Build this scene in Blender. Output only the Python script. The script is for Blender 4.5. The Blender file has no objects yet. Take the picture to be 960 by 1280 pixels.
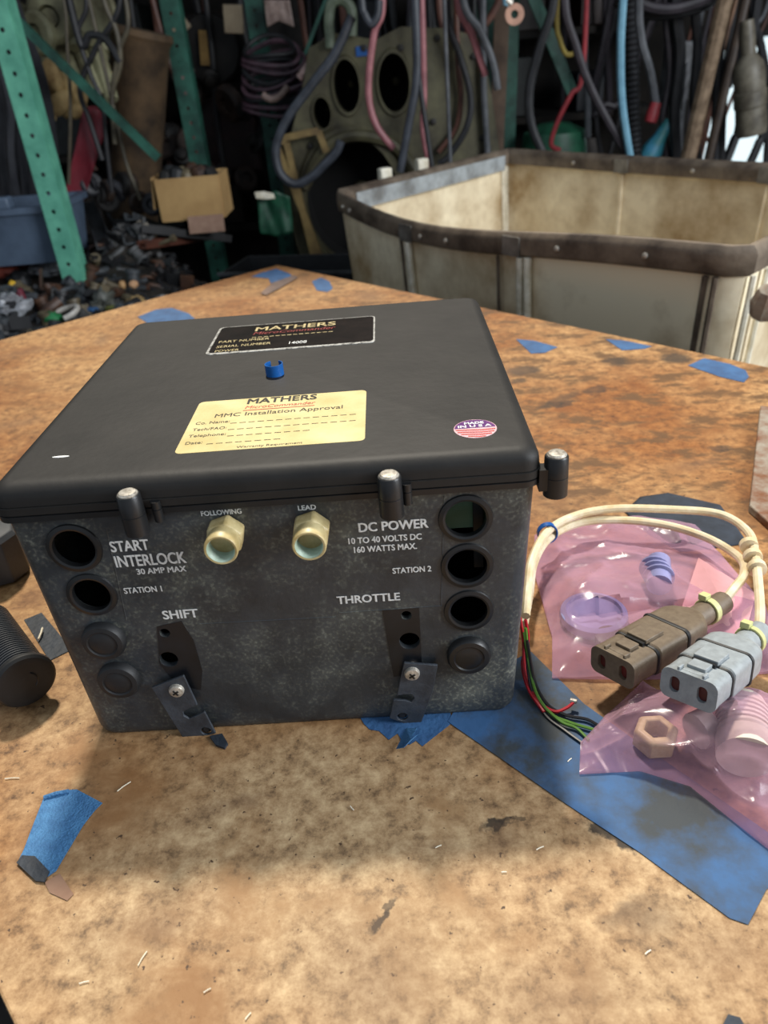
import bpy, bmesh, math, random
from mathutils import Vector as V, Matrix as M, noise
PI = math.pi
random.seed(7)
scene = bpy.context.scene
COL = scene.collection

# ------------------------------------------------------------------ camera
F_PX, YAW, PIT, ROL = 957.0, -.0377, .5399, -.0881
CAM = V((.0837, -.3875, .4039))
FW = V((math.sin(YAW)*math.cos(PIT), math.cos(YAW)*math.cos(PIT), -math.sin(PIT)))
_r0 = V((math.cos(YAW), -math.sin(YAW), 0)); _u0 = _r0.cross(FW)
RT = _r0*math.cos(ROL) + _u0*math.sin(ROL); UP = -_r0*math.sin(ROL) + _u0*math.cos(ROL)
cd = bpy.data.cameras.new('camera'); cam = bpy.data.objects.new('camera', cd); COL.objects.link(cam)
cam.matrix_world = M(((RT.x, UP.x, -FW.x, CAM.x), (RT.y, UP.y, -FW.y, CAM.y), (RT.z, UP.z, -FW.z, CAM.z), (0, 0, 0, 1)))
cd.sensor_fit = 'VERTICAL'; cd.sensor_height = 36; cd.lens = F_PX/1280*36
cd.clip_start = .01; cd.clip_end = 100
cd.dof.use_dof = True; cd.dof.focus_distance = .52; cd.dof.aperture_fstop = 9
scene.camera = cam

# ------------------------------------------------------------------ light
w = bpy.data.worlds.new('sky'); scene.world = w; w.use_nodes = True
bgn = w.node_tree.nodes['Background']; bgn.inputs[0].default_value = (.76, .87, 1, 1); bgn.inputs[1].default_value = .44
def area(name, loc, target, size, energy, col, spread=180):
    l = bpy.data.lights.new(name, 'AREA'); l.shape = 'RECTANGLE'; l.size, l.size_y = size
    l.energy = energy; l.color = col; l.spread = math.radians(spread)
    o = bpy.data.objects.new(name, l); COL.objects.link(o); o.location = loc
    o.rotation_euler = (V(target)-V(loc)).to_track_quat('-Z', 'Y').to_euler(); return o
sun = bpy.data.lights.new('sun', 'SUN'); sun.energy = 4.1; sun.angle = math.radians(5); sun.color = (1, .91, .77)
so = bpy.data.objects.new('sun', sun); COL.objects.link(so)
so.rotation_euler = V((.05, -.58, -1)).to_track_quat('-Z', 'Y').to_euler()
area('door_daylight', (2.5, -.5, 1.2), (.9, 1.2, 0), (1.5, 1.4), 105, (.92, .96, 1))
vs = scene.view_settings; vs.view_transform = 'Standard'; vs.look = 'None'; vs.gamma = 1; vs.use_curve_mapping = False
vs.exposure = 0.0

# ------------------------------------------------------------------ helpers
def ray(px, py): return FW + RT*((px-480)/F_PX) + UP*((640-py)/F_PX)
def Z(px, py, z=0.0):
    d = ray(px, py); return CAM + d*((z-CAM.z)/d.z)
def Y(px, py, y):
    d = ray(px, py); return CAM + d*((y-CAM.y)/d.y)
def lin(c):
    return tuple((x/12.92 if x <= .04045 else ((x+.055)/1.055)**2.4) for x in [v/255 for v in c])

def mat(name, c1, c2=None, rough=.6, metal=0, scale=30, bump=0., spec=.5, contrast=(.35, .65), detail=6, coat=0, obj=True):
    m = bpy.data.materials.new(name); m.use_nodes = True; nt = m.node_tree; b = nt.nodes['Principled BSDF']
    b.inputs['Roughness'].default_value = rough; b.inputs['Metallic'].default_value = metal
    b.inputs['Specular IOR Level'].default_value = spec; b.inputs['Coat Weight'].default_value = coat
    c1 = lin(c1); c2 = lin(c2) if c2 else tuple(x*.8 for x in c1)
    tc = nt.nodes.new('ShaderNodeTexCoord'); n = nt.nodes.new('ShaderNodeTexNoise')
    nt.links.new(tc.outputs['Object'], n.inputs['Vector'])
    n.inputs['Scale'].default_value = scale; n.inputs['Detail'].default_value = detail; n.inputs['Roughness'].default_value = .62
    r = nt.nodes.new('ShaderNodeValToRGB'); nt.links.new(n.outputs['Fac'], r.inputs[0])
    r.color_ramp.elements[0].position, r.color_ramp.elements[1].position = contrast
    r.color_ramp.elements[0].color = (*c2, 1); r.color_ramp.elements[1].color = (*c1, 1)
    nt.links.new(r.outputs[0], b.inputs['Base Color'])
    if bump:
        bp = nt.nodes.new('ShaderNodeBump'); bp.inputs['Strength'].default_value = bump; bp.inputs['Distance'].default_value = .002
        n2 = nt.nodes.new('ShaderNodeTexNoise'); n2.inputs['Scale'].default_value = scale*6; n2.inputs['Detail'].default_value = 4
        nt.links.new(tc.outputs['Object'], n2.inputs['Vector']); nt.links.new(n2.outputs['Fac'], bp.inputs['Height'])
        nt.links.new(bp.outputs[0], b.inputs['Normal'])
    return m

class MB:
    def __init__(s): s.v = []; s.f = []
    def add(s, vs_, fs_, mx=None):
        o = len(s.v); s.v += [tuple(mx @ V(p)) if mx else tuple(p) for p in vs_]; s.f += [tuple(i+o for i in f) for f in fs_]; return s
    def box(s, c, d, mx=None):
        x, y, z = [k/2 for k in d]; c = V(c)
        vs_ = [c+V((a*x, b*y, e*z)) for a in (-1, 1) for b in (-1, 1) for e in (-1, 1)]
        return s.add(vs_, [(0, 1, 3, 2), (4, 6, 7, 5), (0, 4, 5, 1), (2, 3, 7, 6), (0, 2, 6, 4), (1, 5, 7, 3)], mx)
    def loft(s, rings, cap0=True, cap1=True, mx=None, closed=False):
        n = len(rings[0]); vs_ = [p for r in rings for p in r]; fs_ = []
        k = len(rings)
        for i in range(k if closed else k-1):
            a, b = i*n, ((i+1) % k)*n
            for j in range(n): fs_.append((a+j, a+(j+1) % n, b+(j+1) % n, b+j))
        if not closed:
            if cap0: fs_.append(tuple(reversed(range(n))))
            if cap1: fs_.append(tuple((k-1)*n+j for j in range(n)))
        return s.add(vs_, fs_, mx)
    def lathe(s, prof, mx=None, n=24, cap0=True, cap1=True):      # prof: (radius, z)
        return s.loft([[V((r*math.cos(2*PI*j/n), r*math.sin(2*PI*j/n), z)) for j in range(n)] for r, z in prof], cap0, cap1, mx)
    def tube(s, pts, r, n=10, smooth=0, cap=True, wob=None):
        pts = [V(p) for p in pts]
        if smooth: pts = catmull(pts, smooth)
        rs = r if isinstance(r, (list, tuple)) else [r]*len(pts)
        if len(rs) != len(pts): rs = [rs[0]+(rs[-1]-rs[0])*i/(len(pts)-1) for i in range(len(pts))]
        t = (pts[1]-pts[0]).normalized(); a = t.orthogonal().normalized(); rings = []
        for i, p in enumerate(pts):
            t2 = (pts[min(i+1, len(pts)-1)]-pts[max(i-1, 0)]).normalized()
            a = (a - t2*a.dot(t2)).normalized(); b = t2.cross(a)
            rr = rs[i]*(wob(i) if wob else 1)
            rings.append([p+a*rr*math.cos(2*PI*j/n)+b*rr*math.sin(2*PI*j/n) for j in range(n)])
        return s.loft(rings, cap, cap)
    def prism(s, poly, z0, z1, mx=None):
        return s.loft([[V((p[0], p[1], z0)) for p in poly], [V((p[0], p[1], z1)) for p in poly]], True, True, mx)
    def mesh(s, name):
        me = bpy.data.meshes.new(name); me.from_pydata(s.v, [], s.f); me.update()
        bm = bmesh.new(); bm.from_mesh(me); bmesh.ops.recalc_face_normals(bm, faces=bm.faces); bm.to_mesh(me); bm.free()
        return me

def catmull(p, n):
    q = [p[0]*2-p[1]]+list(p)+[p[-1]*2-p[-2]]; out = []
    for i in range(1, len(q)-2):
        for k in range(n):
            t = k/n; a, b, c, d = q[i-1], q[i], q[i+1], q[i+2]
            out.append(.5*((2*b)+(c-a)*t+(2*a-5*b+4*c-d)*t*t+(3*b-a-3*c+d)*t**3))
    return out+[p[-1]]

def link(name, me, m, parent=None, smooth=35, bevel=0):
    o = bpy.data.objects.new(name, me); COL.objects.link(o)
    if m and not me.materials: me.materials.append(m)
    if smooth:
        me.polygons.foreach_set('use_smooth', [True]*len(me.polygons)); me.set_sharp_from_angle(angle=math.radians(smooth))
    if parent is not None:
        o.parent = parent
        if parent.type == 'EMPTY': o.matrix_parent_inverse = (M.Translation(parent.location) @ parent.rotation_euler.to_matrix().to_4x4()).inverted()
    if bevel:
        b = o.modifiers.new('bevel', 'BEVEL'); b.width = bevel; b.segments = 2; b.limit_method = 'ANGLE'; b.angle_limit = math.radians(40)
    return o
def part(name, mb, m, parent=None, **k): return link(name, mb.mesh(name) if isinstance(mb, MB) else mb, m, parent, **k)
def tag(o, label, cat, group=None, kind=None):
    if label: o['label'] = label
    if cat: o['category'] = cat
    if group: o['group'] = group
    if kind: o['kind'] = kind
    return o
def thing(name, label, cat, loc, group=None):
    o = bpy.data.objects.new(name, None); COL.objects.link(o); o.location = V(loc); o.empty_display_size = .02
    return tag(o, label, cat, group)
def struct(name, mb, m, **k):
    o = part(name, mb, m, **k); o['kind'] = 'structure'; return o
def dup(o, parent=None, mx=None):
    c = o.copy(); COL.objects.link(c)
    if parent: c.parent = parent
    for ch in [x for x in COL.objects if x.parent == o]: dup(ch, c)
    return c
def frame(o, x, y):
    x = V(x).normalized(); y = V(y); y = (y-x*y.dot(x)).normalized(); z = x.cross(y)
    return M(((x.x, y.x, z.x, o[0]), (x.y, y.y, z.y, o[1]), (x.z, y.z, z.z, o[2]), (0, 0, 0, 1)))
def along(o, d):                       # local +Z runs along d
    m = V(d).to_track_quat('Z', 'Y').to_matrix().to_4x4(); m.translation = V(o); return m
def eval_mesh(o, name):
    COL.objects.link(o); dg = bpy.context.evaluated_depsgraph_get(); dg.update()
    me = bpy.data.meshes.new_from_object(o.evaluated_get(dg)); me.name = name
    bpy.data.objects.remove(o); return me
def plate(name, outer, holes, t, mx=None):     # 2D outline with real holes, extruded 0..t, then placed by mx
    cu = bpy.data.curves.new(name, 'CURVE'); cu.dimensions = '2D'; cu.fill_mode = 'BOTH'; cu.extrude = t/2
    for poly in [outer]+holes:
        s = cu.splines.new('POLY'); s.points.add(len(poly)-1); s.use_cyclic_u = True
        for i, p in enumerate(poly): s.points[i].co = (p[0], p[1], 0, 1)
    me = eval_mesh(bpy.data.objects.new(name, cu), name)
    me.transform((mx or M()) @ M.Translation((0, 0, t/2)))
    bm = bmesh.new(); bm.from_mesh(me); bmesh.ops.remove_doubles(bm, verts=bm.verts, dist=1e-6); bmesh.ops.recalc_face_normals(bm, faces=bm.faces); bm.to_mesh(me); bm.free()
    return me
def circ(x, y, r, n=32, ry=None): return [(x+r*math.cos(2*PI*i/n), y+(ry or r)*math.sin(2*PI*i/n)) for i in range(n)]
def rrect(x0, y0, x1, y1, r, n=5):
    out = []
    for cx, cy, a in ((x1-r, y1-r, 0), (x0+r, y1-r, 90), (x0+r, y0+r, 180), (x1-r, y0+r, 270)):
        for k in range(n+1):
            t = math.radians(a+90*k/n); out.append((cx+r*math.cos(t), cy+r*math.sin(t)))
    return out
def text_mesh(body, p0, p1, cap, mx_axes, thick=.0001, bold=0., slant=0, heavy=0):
    """lettering from p0 to p1 (baseline ends, world), capital height cap; mx_axes=(x axis, up axis)"""
    cu = bpy.data.curves.new('lettering', 'FONT'); cu.body = body; cu.size = 1; cu.offset = bold; cu.extrude = 0; cu.resolution_u = 3; cu.shear = slant
    me = eval_mesh(bpy.data.objects.new('lettering', cu), 'lettering')
    xs = [v.co.x for v in me.vertices]; x0, x1 = min(xs), max(xs); ww = (V(p1)-V(p0)).length
    capu = .82
    if heavy:
        bm = bmesh.new(); kz = 0
        for dx in (-heavy, -heavy/2, 0, heavy/2, heavy):
            for dy in (-heavy*.4, heavy*.4):
                kz += 1.5e-5; m2 = me.copy(); m2.transform(M.Translation((dx, dy, kz))); bm.from_mesh(m2); bpy.data.meshes.remove(m2)
        bm.to_mesh(me); bm.free()
    me.transform(frame(p0, *mx_axes) @ M.Diagonal((ww/(x1-x0), cap/capu, 1, 1)) @ M.Translation((-x0, 0, 0)))
    return me
def joined(meshes, name='lettering'):
    bm = bmesh.new()
    for me in meshes: bm.from_mesh(me)
    me = bpy.data.meshes.new(name); bm.to_mesh(me); bm.free(); return me

# ------------------------------------------------------------------ materials
M_board = None
def board_material():
    m = bpy.data.materials.new('hardboard'); m.use_nodes = True; nt = m.node_tree; N = nt.nodes; L = nt.links
    b = N['Principled BSDF']; b.inputs['Roughness'].default_value = .62; b.inputs['Specular IOR Level'].default_value = .35
    tc = N.new('ShaderNodeTexCoord')
    def noi(sc, det=8, rg=.6, dist=0):
        n = N.new('ShaderNodeTexNoise'); n.inputs['Scale'].default_value = sc; n.inputs['Detail'].default_value = det
        n.inputs['Roughness'].default_value = rg; n.inputs['Distortion'].default_value = dist; L.new(tc.outputs['Object'], n.inputs['Vector']); return n
    def ramp(src, stops):
        r = N.new('ShaderNodeValToRGB'); L.new(src, r.inputs[0]); e = r.color_ramp.elements
        while len(e) < len(stops): e.new(.5)
        for i, (p, c) in enumerate(stops): e[i].position = p; e[i].color = (*lin(c), 1) if len(c) == 3 else c
        return r
    def mix(f, a, bb, mode='MIX'):
        x = N.new('ShaderNodeMix'); x.data_type = 'RGBA'; x.blend_type = mode
        if isinstance(f, float): x.inputs[0].default_value = f
        else: L.new(f, x.inputs[0])
        for s_, val in ((6, a), (7, bb)):
            if isinstance(val, tuple): x.inputs[s_].default_value = (*lin(val), 1)
            else: L.new(val, x.inputs[s_])
        return x.outputs[2]
    base = ramp(noi(75, 10, .75).outputs[0], [(.34, (100, 78, 56)), (.47, (162, 132, 96)), (.66, (204, 176, 136))]).outputs[0]
    blot = ramp(noi(11, 7, .66, .4).outputs[0], [(.34, (0, 0, 0)), (.48, (255, 255, 255))]).outputs[0]
    c = mix(blot, (156, 122, 84), base)
    # fade of the wide tone changes
    tone = ramp(noi(3.2, 5, .6).outputs[0], [(.38, (0, 0, 0)), (.6, (255, 255, 255))]).outputs[0]
    c2 = mix(tone, (205, 170, 130), (255, 255, 255)); c = mix(1.0, c, c2, 'MULTIPLY')
    specks = ramp(noi(160, 3, .6).outputs[0], [(.30, (0, 0, 0)), (.34, (255, 255, 255))]).outputs[0]
    c = mix(specks, (78, 58, 42), c)
    # grimy far end of the board
    sep = N.new('ShaderNodeSeparateXYZ'); L.new(tc.outputs['Object'], sep.inputs[0])
    mp0 = N.new('ShaderNodeMapping'); mp0.inputs['Scale'].default_value = (16, 30, 1); mp0.inputs['Rotation'].default_value = (0, 0, .8); L.new(tc.outputs['Object'], mp0.inputs[0])
    gn = N.new('ShaderNodeTexNoise'); gn.inputs['Scale'].default_value = 1; gn.inputs['Detail'].default_value = 8; gn.inputs['Roughness'].default_value = .7; L.new(mp0.outputs[0], gn.inputs['Vector'])
    gr = ramp(gn.outputs[0], [(.41, (255, 255, 255)), (.50, (0, 0, 0))])
    mr = N.new('ShaderNodeMapRange'); L.new(sep.outputs[1], mr.inputs[0]); mr.inputs[1].default_value = -.02; mr.inputs[2].default_value = .16; mr.inputs[4].default_value = .9
    mxr = N.new('ShaderNodeMapRange'); L.new(sep.outputs[0], mxr.inputs[0]); mxr.inputs[1].default_value = -.3; mxr.inputs[2].default_value = .15; mxr.inputs[3].default_value = .35
    mu = N.new('ShaderNodeMath'); mu.operation = 'MULTIPLY'; L.new(mr.outputs[0], mu.inputs[0]); L.new(gr.outputs[0], mu.inputs[1])
    mu2 = N.new('ShaderNodeMath'); mu2.operation = 'MULTIPLY'; L.new(mu.outputs[0], mu2.inputs[0]); L.new(mxr.outputs[0], mu2.inputs[1])
    warm = N.new('ShaderNodeMath'); warm.operation = 'MULTIPLY'; L.new(mr.outputs[0], warm.inputs[0]); warm.inputs[1].default_value = .8
    c = mix(warm.outputs[0], c, mix(1.0, c, (248, 220, 176), 'MULTIPLY'))
    c = mix(mu2.outputs[0], c, (92, 64, 36))
    # individual stains, ink marks and one painted cast shadow: pixel place, half axes in m, rotation, strength, colour
    wob = noi(90, 4, .6); sub = N.new('ShaderNodeVectorMath'); sub.operation = 'SUBTRACT'; L.new(wob.outputs['Color'], sub.inputs[0]); sub.inputs[1].default_value = (.5, .5, .5)
    scl = N.new('ShaderNodeVectorMath'); scl.operation = 'SCALE'; L.new(sub.outputs[0], scl.inputs[0]); scl.inputs[3].default_value = .022
    ad = N.new('ShaderNodeVectorMath'); ad.operation = 'ADD'; L.new(tc.outputs['Object'], ad.inputs[0]); L.new(scl.outputs[0], ad.inputs[1])
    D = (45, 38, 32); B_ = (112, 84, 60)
    for px, py, a, bb, rot, st, col in [
        (474, 1150, .008, .0035, .9, .9, D), (485, 1133, .006, .002, 1.0, .7, D), (750, 1035, .010, .006, -.7, .9, D), (787, 1050, .014, .007, -.6, .95, D),
        (620, 1030, .008, .005, .2, .9, D), (640, 1026, .008, .002, 0, .6, D), (812, 1150, .016, .010, .1, .6, (90, 70, 52)), (780, 1140, .014, .005, .5, .6, (90, 70, 52)),
        (625, 1050, .012, .008, .6, .45, B_), (545, 1060, .030, .006, -.2, .25, B_), (190, 1150, .035, .016, .3, .35, B_), (200, 1160, .010, .008, 0, .4, B_),
        (470, 1230, .045, .030, -.9, .45, B_), (700, 1250, .035, .020, .2, .4, B_), (310, 1000, .012, .005, .2, .5, B_), (265, 1015, .02, .006, .3, .35, B_),  # first blob paints in the camera holder's cast shadow
        (655, 463, .024, .018, .1, .8, D), (648, 476, .014, .010, 0, .7, D), (640, 463, .03, .02, .1, .6, B_), (707, 505, .020, .006, .4, .7, D), (700, 500, .04, .01, .7, .6, D),
        (845, 448, .022, .022, 0, .85, D), (770, 452, .018, .022, .3, .7, D), (745, 487, .02, .012, .6, .6, D), (900, 560, .014, .008, .1, .6, D), (870, 580, .03, .012, .3, .5, B_),
        (128, 425, .012, .03, .2, .6, B_), (375, 348, .03, .05, .2, .35, B_), (460, 370, .03, .04, .3, .6, B_), (520, 380, .03, .03, 0, .4, B_),
        (30, 440, .05, .02, .5, .4, B_), (20, 530, .03, .02, .3, .5, B_), (700, 850, .03, .012, .4, .55, (84, 52, 30)), (760, 900, .03, .015, .4, .5, (84, 52, 30)),
        (850, 640, .06, .04, .2, .45, (96, 66, 42)), (700, 630, .05, .03, .2, .5, (96, 66, 42)), (910, 1190, .03, .015, .2, .35, B_), (20, 850, .02, .03, .2, .4, (96, 66, 42)), (45, 745, .02, .03, 0, .5, (110, 70, 44))]:
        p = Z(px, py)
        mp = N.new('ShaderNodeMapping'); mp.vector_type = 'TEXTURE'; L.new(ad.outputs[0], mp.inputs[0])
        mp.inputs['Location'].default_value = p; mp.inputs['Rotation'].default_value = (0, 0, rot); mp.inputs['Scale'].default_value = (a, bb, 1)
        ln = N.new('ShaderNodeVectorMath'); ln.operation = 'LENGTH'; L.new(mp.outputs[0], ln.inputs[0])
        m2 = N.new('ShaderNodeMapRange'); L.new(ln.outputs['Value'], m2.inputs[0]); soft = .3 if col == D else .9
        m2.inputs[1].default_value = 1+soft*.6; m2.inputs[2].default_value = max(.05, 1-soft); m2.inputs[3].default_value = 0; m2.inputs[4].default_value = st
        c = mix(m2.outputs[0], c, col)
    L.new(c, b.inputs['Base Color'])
    bp = N.new('ShaderNodeBump'); bp.inputs['Strength'].default_value = .35; bp.inputs['Distance'].default_value = .0006
    L.new(noi(220, 4).outputs[0], bp.inputs['Height']); L.new(bp.outputs[0], b.inputs['Normal'])
    return m

def plastic_box_material():
    """black ABS with pale dust"""
    m = mat('black_plastic_dusty', (58, 63, 68), (42, 46, 50), .42, scale=25, bump=.25)
    nt = m.node_tree; N = nt.nodes; L = nt.links; b = N['Principled BSDF']
    src = b.inputs['Base Color'].links[0].from_socket
    tc = N.new('ShaderNodeTexCoord'); n = N.new('ShaderNodeTexNoise'); n.inputs['Scale'].default_value = 14; n.inputs['Detail'].default_value = 8; n.inputs['Roughness'].default_value = .7
    L.new(tc.outputs['Object'], n.inputs['Vector'])
    r = N.new('ShaderNodeValToRGB'); r.color_ramp.elements[0].position = .42; r.color_ramp.elements[1].position = .72; L.new(n.outputs[0], r.inputs[0])
    n2 = N.new('ShaderNodeTexNoise'); n2.inputs['Scale'].default_value = 420; n2.inputs['Detail'].default_value = 3; L.new(tc.outputs['Object'], n2.inputs['Vector'])
    r2 = N.new('ShaderNodeValToRGB'); r2.color_ramp.elements[0].position = .5; r2.color_ramp.elements[1].position = .72; L.new(n2.outputs[0], r2.inputs[0])
    ma = N.new('ShaderNodeMath'); ma.operation = 'MULTIPLY_ADD'; L.new(r.outputs[0], ma.inputs[0]); ma.inputs[1].default_value = .55; L.new(r2.outputs[0], ma.inputs[2])
    m3 = N.new('ShaderNodeMath'); m3.operation = 'MULTIPLY'; L.new(ma.outputs[0], m3.inputs[0]); L.new(r.outputs[0], m3.inputs[1])
    ma2 = N.new('ShaderNodeMath'); ma2.operation = 'MULTIPLY'; ma2.use_clamp = True; L.new(m3.outputs[0], ma2.inputs[0]); ma2.inputs[1].default_value = 1.05
    mx = N.new('ShaderNodeMix'); mx.data_type = 'RGBA'; L.new(ma2.outputs[0], mx.inputs[0]); L.new(src, mx.inputs[6]); mx.inputs[7].default_value = (*lin((128, 130, 118)), 1)
    L.new(mx.outputs[2], b.inputs['Base Color'])
    mr = N.new('ShaderNodeMapRange'); L.new(ma2.outputs[0], mr.inputs[0]); mr.inputs[3].default_value = .38; mr.inputs[4].default_value = .85; L.new(mr.outputs[0], b.inputs['Roughness'])
    return m
m_board = board_material()
m_abs = plastic_box_material()
m_lid = mat('black_lid_plastic', (42, 40, 38), (28, 27, 26), .58, spec=.35, scale=22, bump=.10, contrast=(.3, .75), detail=9)
m_blk = mat('black_plastic', (30, 31, 33), (22, 23, 24), .38, scale=60)
m_blkclean = mat('clean_black_plastic', (24, 28, 34), (17, 19, 23), .35, scale=60)
m_rub = mat('black_rubber', (34, 35, 37), (22, 23, 25), .55, scale=40)
m_nut = mat('cream_nylon', (206, 190, 142), (170, 150, 100), .42, scale=90)
m_nutin = mat('pale_green_thread', (196, 214, 196), (160, 180, 160), .4, scale=90)
m_chrome = mat('screw_steel', (214, 208, 196), (150, 142, 130), .35, .5, scale=400)
m_white = mat('white_print', (232, 234, 232), (190, 194, 194), .6, scale=300, contrast=(.3, .5))
m_ink = mat('black_ink', (32, 28, 24), (40, 34, 28), .6)
m_redink = mat('red_ink', (196, 62, 54), (180, 70, 60), .6)
m_sticker = mat('cream_sticker', (222, 206, 152), (198, 178, 118), .5, scale=35, contrast=(.3, .7))
m_cream = mat('cream_print', (206, 190, 140), (170, 150, 105), .5, scale=300)
m_tapeb = mat('blue_tape', (52, 96, 142), (40, 76, 118), .7, scale=40, bump=.5)
m_tape_bright = mat('blue_tape_clean', (70, 124, 170), (54, 102, 148), .7, scale=120, bump=.6)
m_tape_dirty = mat('blue_tape_grimy', (50, 90, 134), (52, 58, 62), .7, scale=14, bump=.5, contrast=(.42, .60), detail=9)
m_tape_dark = mat('dark_tape', (40, 50, 62), (30, 36, 44), .65, scale=30, bump=.5)
m_cablew = mat('cream_cable_jacket', (228, 214, 184), (206, 184, 140), .45, scale=60)
m_brownpl = mat('brown_plastic', (112, 98, 80), (96, 82, 66), .5, scale=200, bump=.15)
m_greypl = mat('grey_plastic', (150, 157, 160), (134, 140, 143), .45, scale=200, bump=.15)
m_redseal = mat('dark_red_seal', (110, 32, 24), (70, 20, 16), .5)
m_zip = mat('yellowed_zip_tie', (206, 210, 150), (190, 190, 130), .4)
m_bluetie = mat('blue_plastic', (24, 96, 168), (20, 80, 150), .35)
m_canvas = mat('stained_canvas', (244, 230, 198), (158, 128, 84), .7, scale=3.2, bump=.3, contrast=(.34, .56), detail=9)
m_rim = mat('grimy_rim', (124, 110, 94), (66, 54, 44), .55, scale=14, bump=.4, contrast=(.35, .65), detail=8)
m_rimpatch = mat('rim_patch_grey', (140, 138, 132), (88, 84, 78), .45, .3, scale=20, bump=.3)
m_white_cord = mat('white_stitch', (244, 238, 220), (206, 196, 170), .6, scale=40)

# ------------------------------------------------------------------ the building
FLOOR = -.85
m_floor = mat('oily_concrete', (70, 64, 58), (30, 27, 24), .8, scale=3, bump=.3)
m_wall = mat('dark_board_wall', (46, 40, 34), (16, 14, 12), .85, scale=4, bump=.3)
m_roof = mat('roof_sheet', (52, 48, 44), (30, 28, 26), .8, scale=3)
struct('floor', MB().box((0, 2, FLOOR-.05), (9, 11, .1)), m_floor)
WY = 4.6
wx0, wx1 = Y(862, 100, WY).x, Y(1015, 100, WY).x; wz0, wz1 = Y(960, 215, WY).z-.05, Y(900, 40, WY).z
mb = MB(); x0, x1, z0, z1 = -3.2, 3.6, FLOOR, 2.4
mb.box(((x0+wx0)/2, WY+.05, (z0+z1)/2), (wx0-x0, .1, z1-z0)); mb.box(((wx1+x1)/2, WY+.05, (z0+z1)/2), (x1-wx1, .1, z1-z0))
mb.box(((wx0+wx1)/2, WY+.05, (z0+wz0)/2), (wx1-wx0, .1, wz0-z0)); mb.box(((wx0+wx1)/2, WY+.05, (wz1+z1)/2), (wx1-wx0, .1, z1-wz1))
struct('wall_back', mb, m_wall)
struct('wall_left', MB().box((-3.25, 2.7, (z0+z1)/2), (.1, 3.9, z1-z0)), m_wall)
struct('wall_right', MB().box((3.65, 2.9, (z0+z1)/2), (.1, 3.5, z1-z0)), m_wall)
struct('ceiling', MB().box((.2, 3.72, 2.45), (7, 1.95, .1)), m_roof)
me_ = bpy.data.materials.new('frosted_daylight'); me_.use_nodes = True; _b = me_.node_tree.nodes['Principled BSDF']
_b.inputs['Base Color'].default_value = (.8, .9, .92, 1); _b.inputs['Emission Color'].default_value = (.72, .88, .92, 1); _b.inputs['Emission Strength'].default_value = .95
win = struct('window_1', MB().box(((wx0+wx1)/2, WY+.06, (wz0+wz1)/2), (wx1-wx0, .02, wz1-wz0)), me_)
win.location = (0, 0, 0)
fr = MB()
for zz in (wz0+.02, wz1-.02): fr.box(((wx0+wx1)/2, WY+.03, zz), (wx1-wx0, .04, .04))
for xx in (wx0+.02, wx1-.02): fr.box((xx, WY+.03, (wz0+wz1)/2), (.04, .04, wz1-wz0))
part('window_frame', fr, m_roof, win)

# ------------------------------------------------------------------ workbench
A = V((-.18, 1.43, 0)); u = V((-.738, -.675, 0)); v = V((.675, -.738, 0)); TW, TL = 1.057, 2.5
bench = thing('workbench', 'long workbench topped with stained tan hardboard, in the foreground', 'workbench', (A+u*TW/2+v*TL/2+V((0, 0, FLOOR))))
cs = [A, A+u*TW, A+u*TW+v*TL, A+v*TL]
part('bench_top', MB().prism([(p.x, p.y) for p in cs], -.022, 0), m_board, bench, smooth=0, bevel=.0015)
for a, b in ((.06, .08), (.94, .08), (.06, .92), (.94, .92)):
    c = A+u*TW*a+v*TL*b
    part('leg', MB().box((0, 0, (-FLOOR+.022)/2), (.07, .07, -FLOOR-.022), frame((c.x, c.y, 0), v, u)), m_wall, bench)
apron = MB()
for a, b in ((.05, 0), (.95, 0)): c0 = A+u*TW*a+v*TL*.04; c1 = A+u*TW*a+v*TL*.96; apron.box(((c1-c0).length/2, 0, .068), ((c1-c0).length, .03, .09), frame(c0, v, u))
part('apron', apron, m_wall, bench)

# tape on the board: thin torn pieces
def tape(label, pts, m, z=.0004, t=.0003, group=None, curl=None):
    poly = [Z(px, py, z) for px, py in pts]
    me = plate('painters_tape', [(p.x, p.y) for p in poly], [], t, M.Translation((0, 0, z)))
    o = link('painters_tape', me, m, smooth=0); tag(o, label, 'tape', group)
    return o
tape('broad grimy blue tape strip running from under the black box to lower right', [(590, 850), (664, 815), (730, 880), (800, 930), (880, 985), (985, 1058), (990, 1090), (958, 1112), (935, 1156), (912, 1148), (860, 1110), (800, 1066), (700, 1000), (640, 958), (565, 906), (560, 902)], m_tape_dirty)
tape('blue tape end poking out below the right bracket of the box', [(440, 880), (560, 880), (566, 903), (528, 933), (520, 926), (512, 931), (502, 926), (497, 917), (486, 925), (474, 914), (462, 912), (455, 905)], m_tapeb, z=.0001)
lf = MB(); a_, b_, c_, d_ = Z(497, 936, .0006), Z(520, 912, .002), Z(514, 930, .006), Z(505, 938, .004)
lf.add([Z(495, 936, .001), Z(508, 910, .001), Z(521, 910, .004), Z(513, 925, .008), Z(523, 918, .005), Z(505, 934, .007)], [(0, 1, 3), (1, 2, 3), (0, 3, 5), (3, 4, 5)])
fo = part('painters_tape', lf, m_tape_bright, smooth=0); so_ = fo.modifiers.new('s', 'SOLIDIFY'); so_.thickness = .0003
tag(fo, 'small curled light blue tape flap in front of the right bracket', 'tape')
tape('isolated bright blue tape scrap on the board at lower left', [(55, 997), (82, 988), (96, 987), (128, 1004), (118, 1014), (104, 1032), (70, 1089), (60, 1096), (22, 1078), (30, 1062), (42, 1030)], m_tape_bright)
tape('dark folded end of the lower left tape scrap', [(21, 1079), (28, 1070), (44, 1071), (62, 1090), (56, 1103), (45, 1102)], m_tape_dark, z=.0012, t=.0008)
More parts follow.
